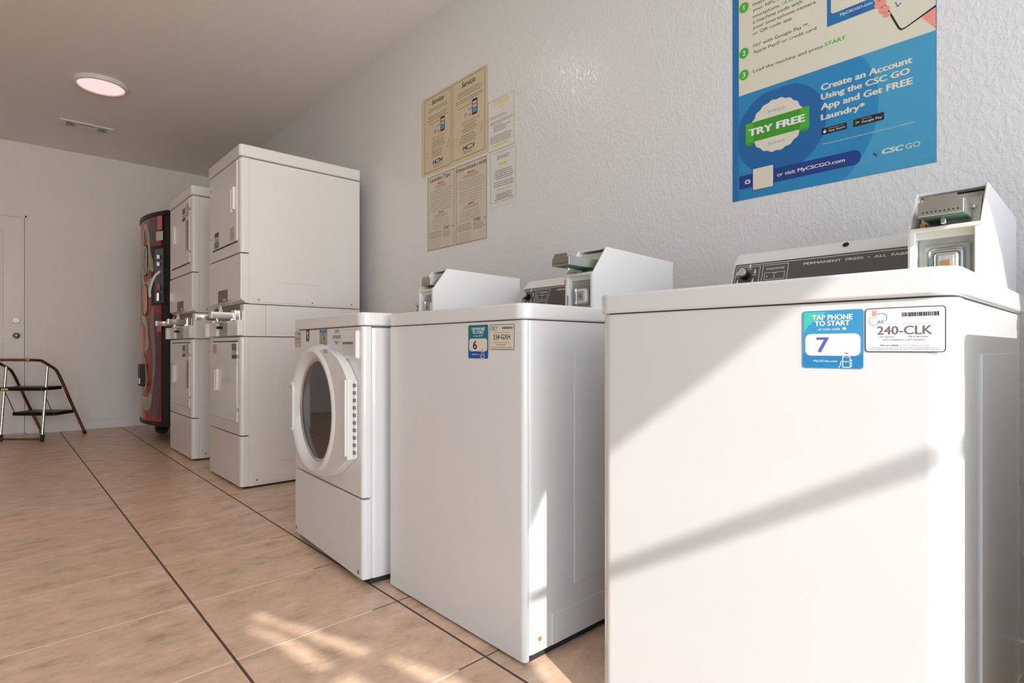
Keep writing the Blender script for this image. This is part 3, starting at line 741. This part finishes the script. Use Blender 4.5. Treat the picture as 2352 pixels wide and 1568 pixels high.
# ------------------------------------------------------------------ soda vending machine
vm = thing('soda_vending_machine', 'tall red and black soda vending machine with bulging front near the far corner', 'vending machine', (1.06, 5.38, 0))
VW = .94; R_ = 1.06; zc0, zc1 = .155, 1.955
def arc(y, off=0):   # local: y 0..VW, bulge towards -x
    d_ = y-.47; return -.11 + d_*d_/2.12*1.05 - off
MB().box(.03, .78, .002, VW-.002, .155, 1.950, BLACK, r=.008).build('cabinet', vm)
def arc_patch(ya, yb, za, zb, off, m, mb, n=10, th=.004):
    b = bmesh.new(); A = []; B = []
    for i in range(n+1):
        y = ya+(yb-ya)*i/n
        A.append((b.verts.new((arc(y, off), y, za)), b.verts.new((arc(y, off), y, zb))))
        B.append((b.verts.new((arc(y, off)+th, y, za)), b.verts.new((arc(y, off)+th, y, zb))))
    for i in range(n):
        b.faces.new([A[i][0], A[i][1], A[i+1][1], A[i+1][0]]); b.faces.new([B[i][0], B[i+1][0], B[i+1][1], B[i][1]])
        b.faces.new([A[i][0], A[i+1][0], B[i+1][0], B[i][0]]); b.faces.new([A[i][1], B[i][1], B[i+1][1], A[i+1][1]])
    b.faces.new([A[0][0], B[0][0], B[0][1], A[0][1]]); b.faces.new([A[n][0], A[n][1], B[n][1], B[n][0]])
    bmesh.ops.recalc_face_normals(b, faces=b.faces)
    mb.merge(b, m)
def stroke(path, off, m, mb):   # path of (y,z,w): band conformed to the bulge
    b = bmesh.new(); P = smooth_path([(p[0], p[1], p[2]) for p in path], 5); L_ = []
    for i, p in enumerate(P):
        a = P[max(i-1, 0)]; c = P[min(i+1, len(P)-1)]; d_ = Vector((c.x-a.x, c.y-a.y)); n_ = Vector((-d_.y, d_.x)).normalized()*max(p.z, .001)/2
        row = []
        for k_ in (-1, -.33, .33, 1):
            y, z = p.x+n_.x*k_, p.y+n_.y*k_; row.append(b.verts.new((arc(y, off), y, z)))
        L_.append(row)
    for A, B in zip(L_, L_[1:]):
        for k_ in range(3): b.faces.new([A[k_], A[k_+1], B[k_+1], B[k_]])
    mb.merge(b, m)
fp = MB(); arc_patch(.095, VW-.015, zc0+.03, zc1-.04, 0, INK['sred'], fp, 24, .03); fp.build('front_panel', vm)
# black door frame: solid arc slab behind the panel
db = MB()
prof = [(arc(.0+VW*i/24, -.006), VW*i/24) for i in range(25)] + [(.035, VW), (.035, 0)]
db.prism(prof, zc0+.02, zc1-.03, BLACK, axis='z'); 
prof2 = [(arc(.0+VW*i/24, .008), VW*i/24) for i in range(25)] + [(.035, VW), (.035, 0)]
db.prism(prof2, zc1-.04, zc1, BLACK, axis='z', r=.006).prism(prof2, zc0, zc0+.035, BLACK, axis='z', r=.006)
db.build('door_frame', vm)
g = MB()
stroke([(.19, 1.90, .16), (.20, 1.74, .14), (.22, 1.66, .02)], .0012, INK['sgrey'], g)
stroke([(.15, 1.10, .10), (.155, .80, .11), (.155, .50, .12), (.175, .23, .15)], .0012, INK['spurp'], g)
stroke([(.20, 1.20, .02), (.22, 1.0, .06), (.19, .72, .045), (.215, .5, .03), (.27, .40, .05), (.35, .36, .04)], .0018, INK['ssilver'], g)
stroke([(.42, 1.80, .02), (.36, 1.86, .05), (.30, 1.78, .05), (.27, 1.62, .05), (.24, 1.52, .09), (.20, 1.46, .03)], .002, INK['scream'], g)
stroke([(.40, 1.84, .03), (.44, 1.70, .06), (.40, 1.58, .07), (.34, 1.50, .08), (.28, 1.46, .04)], .002, INK['scream'], g)
stroke([(.46, 1.55, .03), (.42, 1.40, .05), (.36, 1.33, .08), (.28, 1.36, .07), (.22, 1.40, .02)], .002, INK['scream'], g)
stroke([(.50, 1.22, .02), (.46, 1.08, .05), (.38, 1.05, .07), (.33, .98, .05), (.33, .85, .06), (.37, .78, .02)], .002, INK['scream'], g)
stroke([(.34, .98, .01), (.30, .86, .05), (.33, .76, .01)], .0025, INK['scream'], g)
stroke([(.42, .78, .01), (.36, .66, .045), (.33, .54, .06), (.38, .44, .02)], .0025, INK['scream'], g)
stroke([(.46, .40, .02), (.38, .34, .11), (.29, .34, .11), (.24, .42, .03)], .0025, INK['scream'], g)
stroke([(.60, 1.5, .03), (.56, 1.3, .06), (.58, 1.1, .05), (.54, .9, .04)], .002, INK['scream'], g)
g.build('front_graphic', vm)
# selection buttons (white/orange ovals)
for z0, z1, m_ in ((1.44, 1.69, 'ssilver'), (1.10, 1.35, 'sorange')):
    yy = .355; o_ = MB()
    def oval(w_, z0_, z1_, off, m__):
        n = 20; r0 = w_/2; pts = []
        for k_ in range(n): a = 2*PI*k_/n; pts.append((yy+r0*math.cos(a), (z1_-r0 if math.sin(a) >= 0 else z0_+r0)+r0*math.sin(a)))
        b = bmesh.new(); V = [b.verts.new((arc(p[0], off), p[0], p[1])) for p in pts]; V2 = [b.verts.new((arc(p[0], -.001), p[0], p[1])) for p in pts]
        b.faces.new(V)
        for k_ in range(n): b.faces.new([V[k_], V[(k_+1) % n], V2[(k_+1) % n], V2[k_]])
        bmesh.ops.recalc_face_normals(b, faces=b.faces); o_.merge(b, m__)
    oval(.10, z0-.012, z1+.012, .004, BLACK); oval(.080, z0, z1, .009, INK['scream']); oval(.042, z0+.02, z1-.02, .011, INK[m_])
    o_.build('selection_window', vm)
# control recess
cr_ = MB(); arc_patch(.05, .235, 1.17, 1.67, .002, BLACK, cr_, 6, .02); cr_.build('control_recess', vm)
cp = MB(); arc_patch(.06, .17, 1.19, 1.64, .006, mat('vending_control_grey', (.09, .10, .11), .3), cp, 6, .01); cp.build('control_panel', vm)
bl_ = MB().box(arc(.1, .030), arc(.1, .008), .07, .10, 1.55, 1.585, STEEL, r=.003).box(arc(.1, .030), arc(.1, .008), .07, .10, 1.49, 1.525, STEEL, r=.003).box(arc(.1, .03), arc(.1, .008), .07, .11, 1.20, 1.27, CHROME, r=.004)
bl_.build('coin_button', vm)
MB().tube(smooth_path([(arc(.08, .012), .08, 1.45), (arc(.12, .034), .12, 1.40), (arc(.17, .040), .165, 1.30), (arc(.19, .03), .185, 1.24)]), .010, PLAST).build('door_latch_handle', vm)
MB().box(arc(.1, .024), arc(.1, .006), .065, .115, 1.29, 1.34, mat('vending_red_plastic', (.45, .03, .05), .3), r=.003).build('bill_acceptor', vm)
for (ya, yb, za, zb, m_) in ((.075, .135, 1.80, 1.93, 'spink'), (.065, .155, 1.71, 1.785, 'paper'), (.085, .14, .945, 1.02, 'spink')):
    q = MB(); arc_patch(ya, yb, za, zb, .0035, INK[m_], q, 4, .002); q.build('notice_sticker', vm)
q = MB(); arc_patch(.42, .56, .79, 1.005, .006, INK['spink'], q, 6, .005); q.build('price_window', vm)
q = MB().box(arc(.43, .032), arc(.43, -.01), .37, .49, .48, .67, BLACK, r=.008).box(arc(.43, .036), arc(.43, .02), .39, .47, .50, .55, STEEL, r=.003); q.build('can_dispenser', vm)
for yy in (.14, .80):
    c = MB().cyl((.10, yy, .055), (0, 1, 0), .055, .06, BLACKR, bev=.006).box(.06, .14, yy-.04, yy-.034, .04, .158, BLACK).box(.06, .14, yy+.034, yy+.04, .04, .158, BLACK); c.build('wheel', vm)
MB().box(.03, .07, -.005, .02, 0, .158, BLACK, r=.003).build('side_leg', vm)
MB().box(.02, .05, .03, .055, 0, .156, NICKEL, r=.003).build('side_leg', vm)
for yy in (.1, .84): MB().box(.68, .74, yy-.03, yy+.03, 0, .157, BLACK, r=.005).build('rear_leg', vm)

# ------------------------------------------------------------------ step stool
wv = Vector((-.738, .675, 0)); pv = Vector((-.675, -.738, 0)); A1 = Vector((.624, 6.69, 0)); SWd = .405
st = thing('step_stool', 'folding two-step stool with bronze tube frame in front of the white door', 'step stool', tuple(A1))
def SP(d, w_, h): return pv*d + wv*w_ + Vector((0, 0, h))
rail = [(0, .012), (.13, .245), (.262, .492), (.315, .585), (.350, .625), (.405, .655), (.470, .690), (.53, .705), (.60, .708)]
for nm, w_ in (('front_leg', 0), ('front_leg', SWd)):
    MB().tube(smooth_path([SP(a, w_, h) for a, h in rail[:-2]] + [SP(.50, w_, .703)], 4), .0125, BRONZE).build(nm, st)
MB().tube(smooth_path([SP(.50, 0, .703), SP(.56, .02, .708), SP(.60, .07, .710), SP(.60, SWd-.07, .710), SP(.56, SWd-.02, .708), SP(.50, SWd, .703)], 5), .0125, BRONZE).build('handle_bar', st)
for w_ in (.022, SWd-.022):
    MB().tube([SP(.463, w_, .02), SP(.406, w_, .645)], .0115, CHROME).build('rear_leg', st)
    MB().tube([SP(.462, w_, .0), SP(.457, w_, .06)], .015, BLACKR).build('rubber_foot', st)
for w_ in (0, SWd): MB().tube([SP(-.003, w_, 0), SP(.012, w_, .028)], .0155, BLACKR).build('rubber_foot', st)
MB().tube([SP(.463, .03, .022), SP(.463, SWd-.03, .022)], .0115, BRONZE).build('base_bar', st)
Mst = Matrix(((pv.x, wv.x, 0, 0), (pv.y, wv.y, 0, 0), (0, 0, 1, 0), (0, 0, 0, 1)))
for d0_, d1_, h in ((.245, .475, .470), (.11, .345, .240)):
    MB().box(d0_, d1_, .012, SWd-.012, h-.030, h, BLACK, r=.006, seg=3, rv=.02, mtx=Mst).build('step_tread', st)
for w_ in (.035, SWd-.035): MB().tube([SP(.44, w_, .445), SP(.33, w_, .225)], .004, NICKEL).build('link_rod', st)
MB().box(.474, .477, SWd-.10, SWd-.04, .445, .462, INK['yel'], mtx=Mst).build('tread_label', st)

# ------------------------------------------------------------------ wall signs
SX = W-.0012
def sign_at(s, name, Y0, Z0, label, cat): return tag(s.put(name, T(SX, Y0, Z0)), label, cat)
PW, PH = .567, .860
s = Sign().slab(PW, PH, .001, 'blue', .001)
s.poly([(.022, .353), (.5655, .353), (.5655, PH-.02), (.022, PH-.02)], 'cream', 1)
s.rect(.0, 0, .5665, .353, 'blue2', 1)
s.rect(.28, .001, .5665, .353, 'blue3', 2)
# large concentric discs clipped to the band
def disc(cx, cy, r, x0, x1, y0, y1, col, L):
    pts = []
    for k_ in range(72):
        a = 2*PI*k_/72; pts.append((min(max(cx+r*math.cos(a), x0), x1), min(max(cy+r*math.sin(a), y0), y1)))
    out = [pts[0]]
    for p in pts[1:]:
        if (p[0]-out[-1][0])**2+(p[1]-out[-1][1])**2 > 1e-9: out.append(p)
    s.poly(out, col, L)
disc(.158, .205, .275, .001, .5665, .001, .3525, 'blue2', 3)
disc(.155, .205, .140, .022, .5665, .060, .337, 'deep', 4)
s.rect(.001, .001, .0215, .353, 'blue', 5)
# numbered steps
for n_, y, in (('1', .646), ('2', .493), ('3', .420)):
    s.circ(.0395, y, .0165, 'g', 5, 28, .0175); s.text(n_, .0355, y-.008, .0445, y+.008, 'w', 6, .03) if n_ != '1' else s.poly([(.0385, y-.008), (.0415, y-.008), (.0415, y+.008), (.0392, y+.008), (.0362, y+.005), (.0362, y+.0028), (.0385, y+.0045)], 'w', 6)
K = dict(col='k', L=5)
def tline(b_, x0, x1, y, h=.0115, col='k', bold=.0): s.text(b_, x0, y, x1, y+h, col, 5, bold)
tline('or QR code app', .070, .194, .5375, .0125)
tline('your smartphone camera', .070, .265, .5565, .0135)
tline('a machine code with', .070, .225, .5785, .0115)
tline('smartphone,', .070, .158, .5945, .0130); tline('OR scan', .164, .205, .5985, .0100, 'g', .02)
tline('your NFC-capable', .070, .205, .6155, .0135)
tline('machine with', .070, .180, .6375, .0115)
tline('TAP the', .070, .120, .6575, .0115, 'g', .02)
tline('PAY', .071, .0975, .4985, .0115, 'g', .03); tline('with Google Pay™,', .103, .246, .4955, .0145)
tline('Apple Pay® or credit card', .071, .267, .4755, .0135)
tline('Load the machine and press', .071, .285, .4125, .0135); tline('START', .291, .348, .4165, .0115, 'g', .03)
# blue inset with web address
s.rect(.297, .473, .424, .62, 'blue', 5); s.circ(.375, .495, .021, 'deep', 5.5, 24); s.rr(.308, .507, .44, .60, .008, 'cream', 6)
s.text('MyCSCGO.com', .333, .488, .417, .4985, 'w', 7, .02)
# phone and hand drawing
s.poly([(.5655, .357), (.534, .400), (.545, .418), (.5655, .430)], 'skin', 5)
s.poly([(.5655, .470), (.5655, .415), (.4965, .386), (.487, .3845), (.480, .391), (.446, .472), (.430, .56), (.5655, .60)], 'k', 6)
s.poly([(.5655, .470), (.5655, .421), (.497, .390), (.489, .389), (.484, .394), (.450, .474), (.435, .56), (.5655, .60)], 'cream', 7)
for p in (((.472, .469), (.478, .452), (.4795, .4565), (.474, .471)), ((.478, .452), (.488, .460), (.487, .463), (.4775, .456))): s.poly(list(p), 'blue2', 8)
for x, y, r_ in ((.432, .500, .013), (.437, .480, .015), (.446, .460, .014), (.452, .443, .010), (.425, .52, .012)): s.circ(x, y, r_, 'skin', 8, 20, r_*.8)
# seal
pts = []
for k_ in range(120):
    a = 2*PI*k_/120; r_ = .0835*(1+.022*math.cos(18*a)); pts.append((.147+r_*math.cos(a), .222+r_*math.sin(a)))
s.poly(pts, 'cream', 6)
s.rect(.046, .1865, .246, .2515, 'g', 7); s.rect(.072, .1870, .220, .2512, 'g2', 8)
s.poly([(.046, .186), (.078, .186), (.066, .176), (.050, .178)], 'g2', 7); s.poly([(.246, .186), (.214, .186), (.226, .176), (.242, .178)], 'g2', 7)
s.text('TRY FREE', .057, .2095-.001, .232, .2300, 'w', 9, .07)
s.text('BONUS', .120, .2665, .173, .2755, 'bonus', 8); s.text('BONUS', .120, .1625, .173, .1715, 'bonus', 8)
s.text('Create an Account', .281, .286, .512, .3045, 'cream', 8, .055)
s.text('Using the CSC GO', .281, .2525, .506, .275, 'cream', 8, .055)
s.text('App and Get FREE', .281, .2215, .513, .2455, 'cream', 8, .055)
s.text('Laundry*', .281, .1905, .397, .2140, 'cream', 8, .055)
s.rr(.282, .150, .351, .170, .002, 'k', 7); s.circ(.2905, .1585, .0042, 'w', 8, 16); s.rect(.2905, .1632, .2925, .1655, 'w', 8)
s.text('App Store', .301, .1535, .346, .1615, 'w', 8); s.text('Download on the', .301, .1645, .342, .1670, 'w', 8)
s.rr(.368, .1495, .446, .1715, .002, 'k', 7)
s.poly([(.374, .1545), (.374, .1610), (.3795, .1610)], 'g', 8); s.poly([(.374, .1610), (.374, .1670), (.3795, .1610)], 'blue3', 8); s.poly([(.3795, .1585), (.3795, .1635), (.385, .1610)], 'yel', 8); s.poly([(.376, .1565), (.3795, .1605), (.382, .1590)], 'red', 9)
s.text('Google Play', .390, .1535, .441, .1622, 'w', 8); s.text('GET IT ON', .390, .1655, .414, .1680, 'w', 8)
s.text('* Free laundry granted to the first account created on your smartphone', .282, .1185, .518, .1245, 'cream', 8)
s.poly([(.024, .037), (.024, .082), (.372, .082), (.384, .076), (.389, .061), (.384, .045), (.372, .0385)], 'navy', 7)
s.rr(.0685, .0245, .1385, .098, .003, 'navy', 8); s.rr(.0705, .0265, .1365, .096, .002, 'cream', 9)
s.rr(.0435, .0515, .061, .064, .002, 'cream', 9); s.circ(.0522, .0575, .004, 'navy', 10, 14); s.rect(.049, .063, .0555, .066, 'cream', 9)
s.text('or visit', .149, .0535, .2045, .0655, 'cream', 9, .02); s.text('MyCSCGO.com', .2125, .0515, .345, .0655, 'cream', 9, .04)
s.poly([(.417, .059), (.421, .062), (.427, .0545), (.432, .064), (.427, .049)], 'navy', 8); s.poly([(.427, .0555), (.4365, .0665), (.433, .068), (.431, .0665)], 'g', 8)
s.text('CSC', .440, .052, .489, .0665, 'cream', 8, .06, .22); s.text('GO', .497, .052, .531, .0665, 'cream', 8, .0)
s.text('©2022 ServiceWorks', .530, .012, .558, .0145, 'blue3', 8)
sign_at(s, 'advertising_poster', .920, 1.3075, 'large blue and white laundry payment poster high on the wall above washer 7', 'poster')

# upper pair of service notices (one tan sheet, two columns)
sw, sh = .610, .455
s = Sign().slab(sw, sh, .0008, 'tan', .018)
def service_col(x0, x1, zoff, title, qx, phx, spanish, logo):
    w_ = x1-x0; y0, y1 = .022+zoff, sh-.012+zoff*.2
    s.frame(x0, y0, x1, y1, .0022, 'k', 2)
    cx = (x0+x1)/2
    s.text(title, cx-.055, y1-.044, cx+.060, y1-.016, 'k', 3, .03, .15)
    s.lines(x0+.03, x1-.02, y1-.066, 2 if not spanish else 3, .0115, 'grey', seed=1, minw=.8)
    s.lines(x0+.03, x1-.02, y1-.108, 3 if not spanish else 2, .0115, 'grey', seed=2, minw=.7)
    s.lines(x0+.04, x1-.06, y1-.150, 1, .009, 'red', seed=5)
    # phone and card
    s.rr(x0+w_*.62, y0+.205, x0+w_*.78, y0+.287, .005, 'k', 3); s.rect(x0+w_*.64, y0+.215, x0+w_*.76, y0+.245, 'blue3', 4); s.rect(x0+w_*.64, y0+.245, x0+w_*.76, y0+.275, 'paper', 4); s.rect(x0+w_*.65, y0+.255, x0+w_*.75, y0+.262, 'red', 5)
    s.rect(x0+w_*.30, y0+.195, x0+w_*.54, y0+.252, 'paper', 3); s.frame(x0+w_*.30, y0+.195, x0+w_*.54, y0+.252, .0012, 'lgrey', 4); s.circ(x0+w_*.42, y0+.222, .013, 'lgrey', 4, 16)
    s.poly([(x0+w_*.5, y0+.217), (x0+w_*.60, y0+.208), (x0+w_*.60, y0+.212), (x0+w_*.51, y0+.222)], 'red', 5); s.poly([(x0+w_*.5, y0+.243), (x0+w_*.61, y0+.246), (x0+w_*.61, y0+.250), (x0+w_*.5, y0+.247)], 'red', 5)
    s.lines(x0+w_*.28, x1-.035, y0+.185, 1, .009, 'red', seed=6); s.lines(x0+w_*.26, x1-.05, y0+.170, 4, .0115, 'grey', seed=7)
    s.lines(x0+w_*.2, x1-.06, y0+.118, 4, .012, 'grey', seed=8)
    s.frame(x0+w_*.05, y0+.085, x0+w_*.15, y0+.115, .0015, 'grey', 3)
    s.poly([(x1-.036, y0+.100), (x1-.028, y0+.098), (x1-.016, y0+.150), (x1-.024, y0+.152)], 'lgrey', 3)
    s.rect(x0+.008, y0+.072, x1-.008, y0+.0732, 'lgrey', 3)
    s.text(logo, cx-.028, y0+.036, cx+.032, y0+.060, 'k', 3, .03, .2)
    for sx in (-.048, .036): s.poly([(cx+sx, y0+.046), (cx+sx+.012, y0+.062), (cx+sx+.020, y0+.052), (cx+sx+.012, y0+.034)], 'teal', 3)
    s.rect(cx-.045, y0+.031, cx+.045, y0+.0322, 'k', 3); s.lines(cx-.04, cx+.035, y0+.027, 1, .014, 'lgrey', h=.8)
service_col(.030, .290, -.006, 'Service', 0, 0, False, 'O'); service_col(.306, .585, 0, 'Servicio', 0, 0, True, 'C')
sign_at(s, 'service_notice', 2.830, 1.812, 'tan laminated notice with Service and Servicio columns, upper left of the wall papers', 'notice')
# lower pair: laundry tips
sw, sh = .545, .430
s = Sign().slab(sw, sh, .0008, 'paper', .004)
for x0, x1, title, t0, t1, sd in ((.006, .262, 'Laundry Tips', .030, .222, 1), (.278, .538, 'Consejos de lavado y secado', .281, .536, 9)):
    s.frame(x0, .004, x1, sh-.004, .002, 'k', 2)
    s.text(title, t0, sh-.042, t1, sh-.016, 'k', 3, .02)
    cx = (x0+x1)/2; off = 0 if sd == 1 else .0
    s.lines(cx-.028, cx+.03, sh-.052, 1, .012, 'red', minw=1, h=.6); s.lines(x0+.05, x1-.05, sh-.066, 2, .009, 'grey', seed=sd)
    s.lines(x0+.018, x1-.018, sh-.092, 4, .0135, 'lgrey', seed=sd+1, minw=.85, h=.35); s.lines(x0+.018, x1-.018, sh-.150, 5, .0135, 'lgrey', seed=sd+2, minw=.8, h=.35)
    s.lines(cx-.022, cx+.028, .212, 1, .012, 'red', minw=1, h=.6); s.lines(x0+.05, x1-.05, .198, 2, .009, 'grey', seed=sd+3)
    s.lines(x0+.03, x1-.04, .174, 5, .0125, 'lgrey', seed=sd+4, minw=.7, h=.35)
    s.lines(x0+.012, cx+.01, .104, 4, .010, 'grey', seed=sd+5, minw=.85); s.lines(x0+.02, cx, .058, 5, .0105, 'lgrey', seed=sd+6, h=.35)
    s.text('CSC', cx+.028, .106, cx+.082, .121, 'k', 3, .04, .2); s.poly([(x1-.018, .110), (x1-.012, .122), (x1-.008, .115), (x1-.012, .104)], 'teal', 3)
    s.lines(cx+.02, x1-.008, .096, 4, .0095, 'grey', seed=sd+7, center=False)
sign_at(s, 'laundry_tips_notice', 2.770, 1.370, 'beige laundry tips notice in English and Spanish, directly below the tan one', 'notice')
sw, sh = .206, .262
s = Sign().slab(sw, sh, .0008, 'white', .002); s.frame(.002, .002, sw-.006, sh-.004, .0018, 'grey', 2)
s.lines(.045, .165, sh-.014, 2, .013, 'yel', minw=.9, h=.6); s.lines(.085, .125, sh-.044, 1, .013, 'yel', minw=1, h=.7)
s.lines(.018, .190, sh-.088, 2, .008, 'grey', seed=1, center=False, minw=.6); s.lines(.018, .190, sh-.115, 2, .008, 'grey', seed=2, center=False, minw=.7)
s.lines(.045, .190, sh-.136, 4, .009, 'grey', seed=3, center=False, minw=.3); s.lines(.018, .190, sh-.186, 5, .0085, 'grey', seed=4, center=False, minw=.85)
s.lines(.045, .155, .030, 1, .017, 'yel', minw=1, h=.7)
sign_at(s, 'paper_notice', 2.2205, 1.802, 'white paper notice with faded yellow heading, upper of the two right-hand sheets', 'notice')
sw, sh = .200, .272
s = Sign().slab(sw, sh, .0008, 'white', .002); s.frame(.001, .022, sw-.010, sh-.002, .0016, 'grey', 2)
s.text('REWARD', .052, sh-.038, .140, sh-.020, 'grey', 3, 0, .1)
s.lines(.060, .130, sh-.056, 1, .020, 'yel', minw=1, h=.7); s.lines(.024, .175, sh-.092, 4, .010, 'grey', seed=5, minw=.6); s.lines(.045, .160, sh-.132, 1, .010, 'grey', minw=1)
s.lines(.022, .180, sh-.150, 3, .010, 'grey', seed=6, minw=.7); s.lines(.05, .15, sh-.186, 1, .010, 'lgrey', minw=1); s.lines(.060, .145, sh-.198, 1, .014, 'yel', minw=1); s.lines(.022, .180, .062, 4, .0085, 'k', seed=7, minw=.7)
sign_at(s, 'reward_notice', 2.200, 1.518, 'white paper headed REWARD, lower of the two right-hand sheets', 'notice')

# ------------------------------------------------------------------ outside: paving, and an added unseen wall that masks the sun
AY = -2.6; SXY, SZ = .324, .57
def ap(a, b_):    # sun-projected coordinates at y=-1 to the sun mask plane
    k_ = (AY+1); return (a+SXY*k_, b_-SZ*k_)
def sun_mask():  # made-up wall, its openings cut to shape the sun patches indoors
    cu = bpy.data.curves.new('sun_mask', 'CURVE'); cu.dimensions = '2D'; cu.fill_mode = 'BOTH'; cu.extrude = .012
    def loop(pts):
        sp_ = cu.splines.new('POLY'); sp_.points.add(len(pts)-1)
        for i, p in enumerate(pts): sp_.points[i].co = (p[0], p[1], 0, 1)
        sp_.use_cyclic_u = True
    loop([(-1.84, 0), (2.9, 0), (2.9, 3.5), (-1.84, 3.5)])
    arch = [(.348, -.85), (.348, 1.50), (.40, 1.590), (.487, 1.640), (.540, 1.675), (.62, 1.715), (.72, 1.75), (.85, 1.76), (.96, 1.735), (1.03, 1.70), (1.09, 1.672), (1.18, 1.60), (1.26, 1.50), (1.32, 1.36), (1.36, 1.0), (1.36, -.85)]
    loop([ap(*p) for p in arch][::-1])
    sB = [(-.355, 1.60), (-.31, 1.60), (-.277, 1.563), (-.151, 1.466), (-.036, 1.366), (.037, 1.308), (.105, 1.248), (.165, 1.192), (.20, 1.12), (.215, 1.02), (.10, 1.02), (.115, 1.17), (.090, 1.215), (.017, 1.290), (-.084, 1.368), (-.187, 1.462), (-.262, 1.525)]
    loop([ap(*p) for p in sB])
    sA = [(-.372, 1.585), (-.290, 1.525), (-.226, 1.468), (-.168, 1.398), (-.113, 1.340), (-.050, 1.262), (-.01, 1.18), (.01, 1.02), (-.10, 1.02), (-.115, 1.20), (-.15, 1.318), (-.208, 1.392), (-.272, 1.478), (-.335, 1.535)]
    loop([ap(*p) for p in sA])
    ob = bpy.data.objects.new('sun_mask', cu)
    me = bpy.data.meshes.new_from_object(ob); bpy.data.objects.remove(ob)
    me.transform(T(0, AY, 0) @ Matrix.Rotation(PI/2, 4, 'X')); me.materials.append(WALLF)
    o = bpy.data.objects.new('wall_sun_mask', me); COL.objects.link(o); struct(o)
sun_mask()
struct(MB().box(-14, 14, -24, NEAR-.1, -.12, -.02, mat('concrete_paving', (.55, .52, .48), .8, var=.12, vscale=3)).build('floor_outside', flat=True))

# ------------------------------------------------------------------ lights
sun = bpy.data.lights.new('sun', 'SUN'); sun.energy = 5.6; sun.angle = math.radians(.4); sun.color = (1, .965, .92)
so = bpy.data.objects.new('sun', sun); COL.objects.link(so)
so.rotation_euler = Vector((SXY, 1, -SZ)).to_track_quat('-Z', 'Y').to_euler()
def area(name, loc, dirv, sx, sy, e, col, spread=PI):
    l = bpy.data.lights.new(name, 'AREA'); l.shape = 'RECTANGLE'; l.size = sx; l.size_y = sy; l.energy = e; l.color = col; l.spread = spread
    o = bpy.data.objects.new(name, l); COL.objects.link(o); o.location = loc; o.rotation_euler = Vector(dirv).to_track_quat('-Z', 'Z').to_euler(); return o
area('doorway_daylight', (-.5, NEAR-.008, 1.35), (0, 1, 0), 4.2, 2.4, 32, (1.0, .72, .42), math.radians(95))
area('doorway_sky', (-.5, NEAR-.008, 1.35), (0, 1, 0), 4.2, 2.4, 21, (.90, .84, 1.0))
area('added_ceiling_fill', (-.5, NEAR-.012, .9), (0, 1, .95), 4.2, 1.6, 70, (.62, .95, 1.0))  # extra fill lamp aimed upward to brighten the ceiling
wd = bpy.data.worlds.new('sky'); SC.world = wd; wd.use_nodes = True
bg = wd.node_tree.nodes['Background']; bg.inputs[0].default_value = (.36, .55, 1, 1); bg.inputs[1].default_value = 4.4

# ------------------------------------------------------------------ camera
cam = bpy.data.cameras.new('camera'); co = bpy.data.objects.new('camera', cam); COL.objects.link(co)
cam.sensor_width = 36; cam.lens = 1300/2352*36; cam.shift_y = 15/2352; cam.clip_start = .02
co.location = (0, 0, .81); co.rotation_euler = (PI/2, 0, -math.radians(42.37))
SC.camera = co
SC.view_settings.view_transform = 'Standard'; SC.view_settings.look = 'None'; SC.view_settings.gamma = 1; SC.view_settings.exposure = .09
SC.cycles.max_bounces = 8; SC.cycles.diffuse_bounces = 5; SC.cycles.sample_clamp_indirect = 8
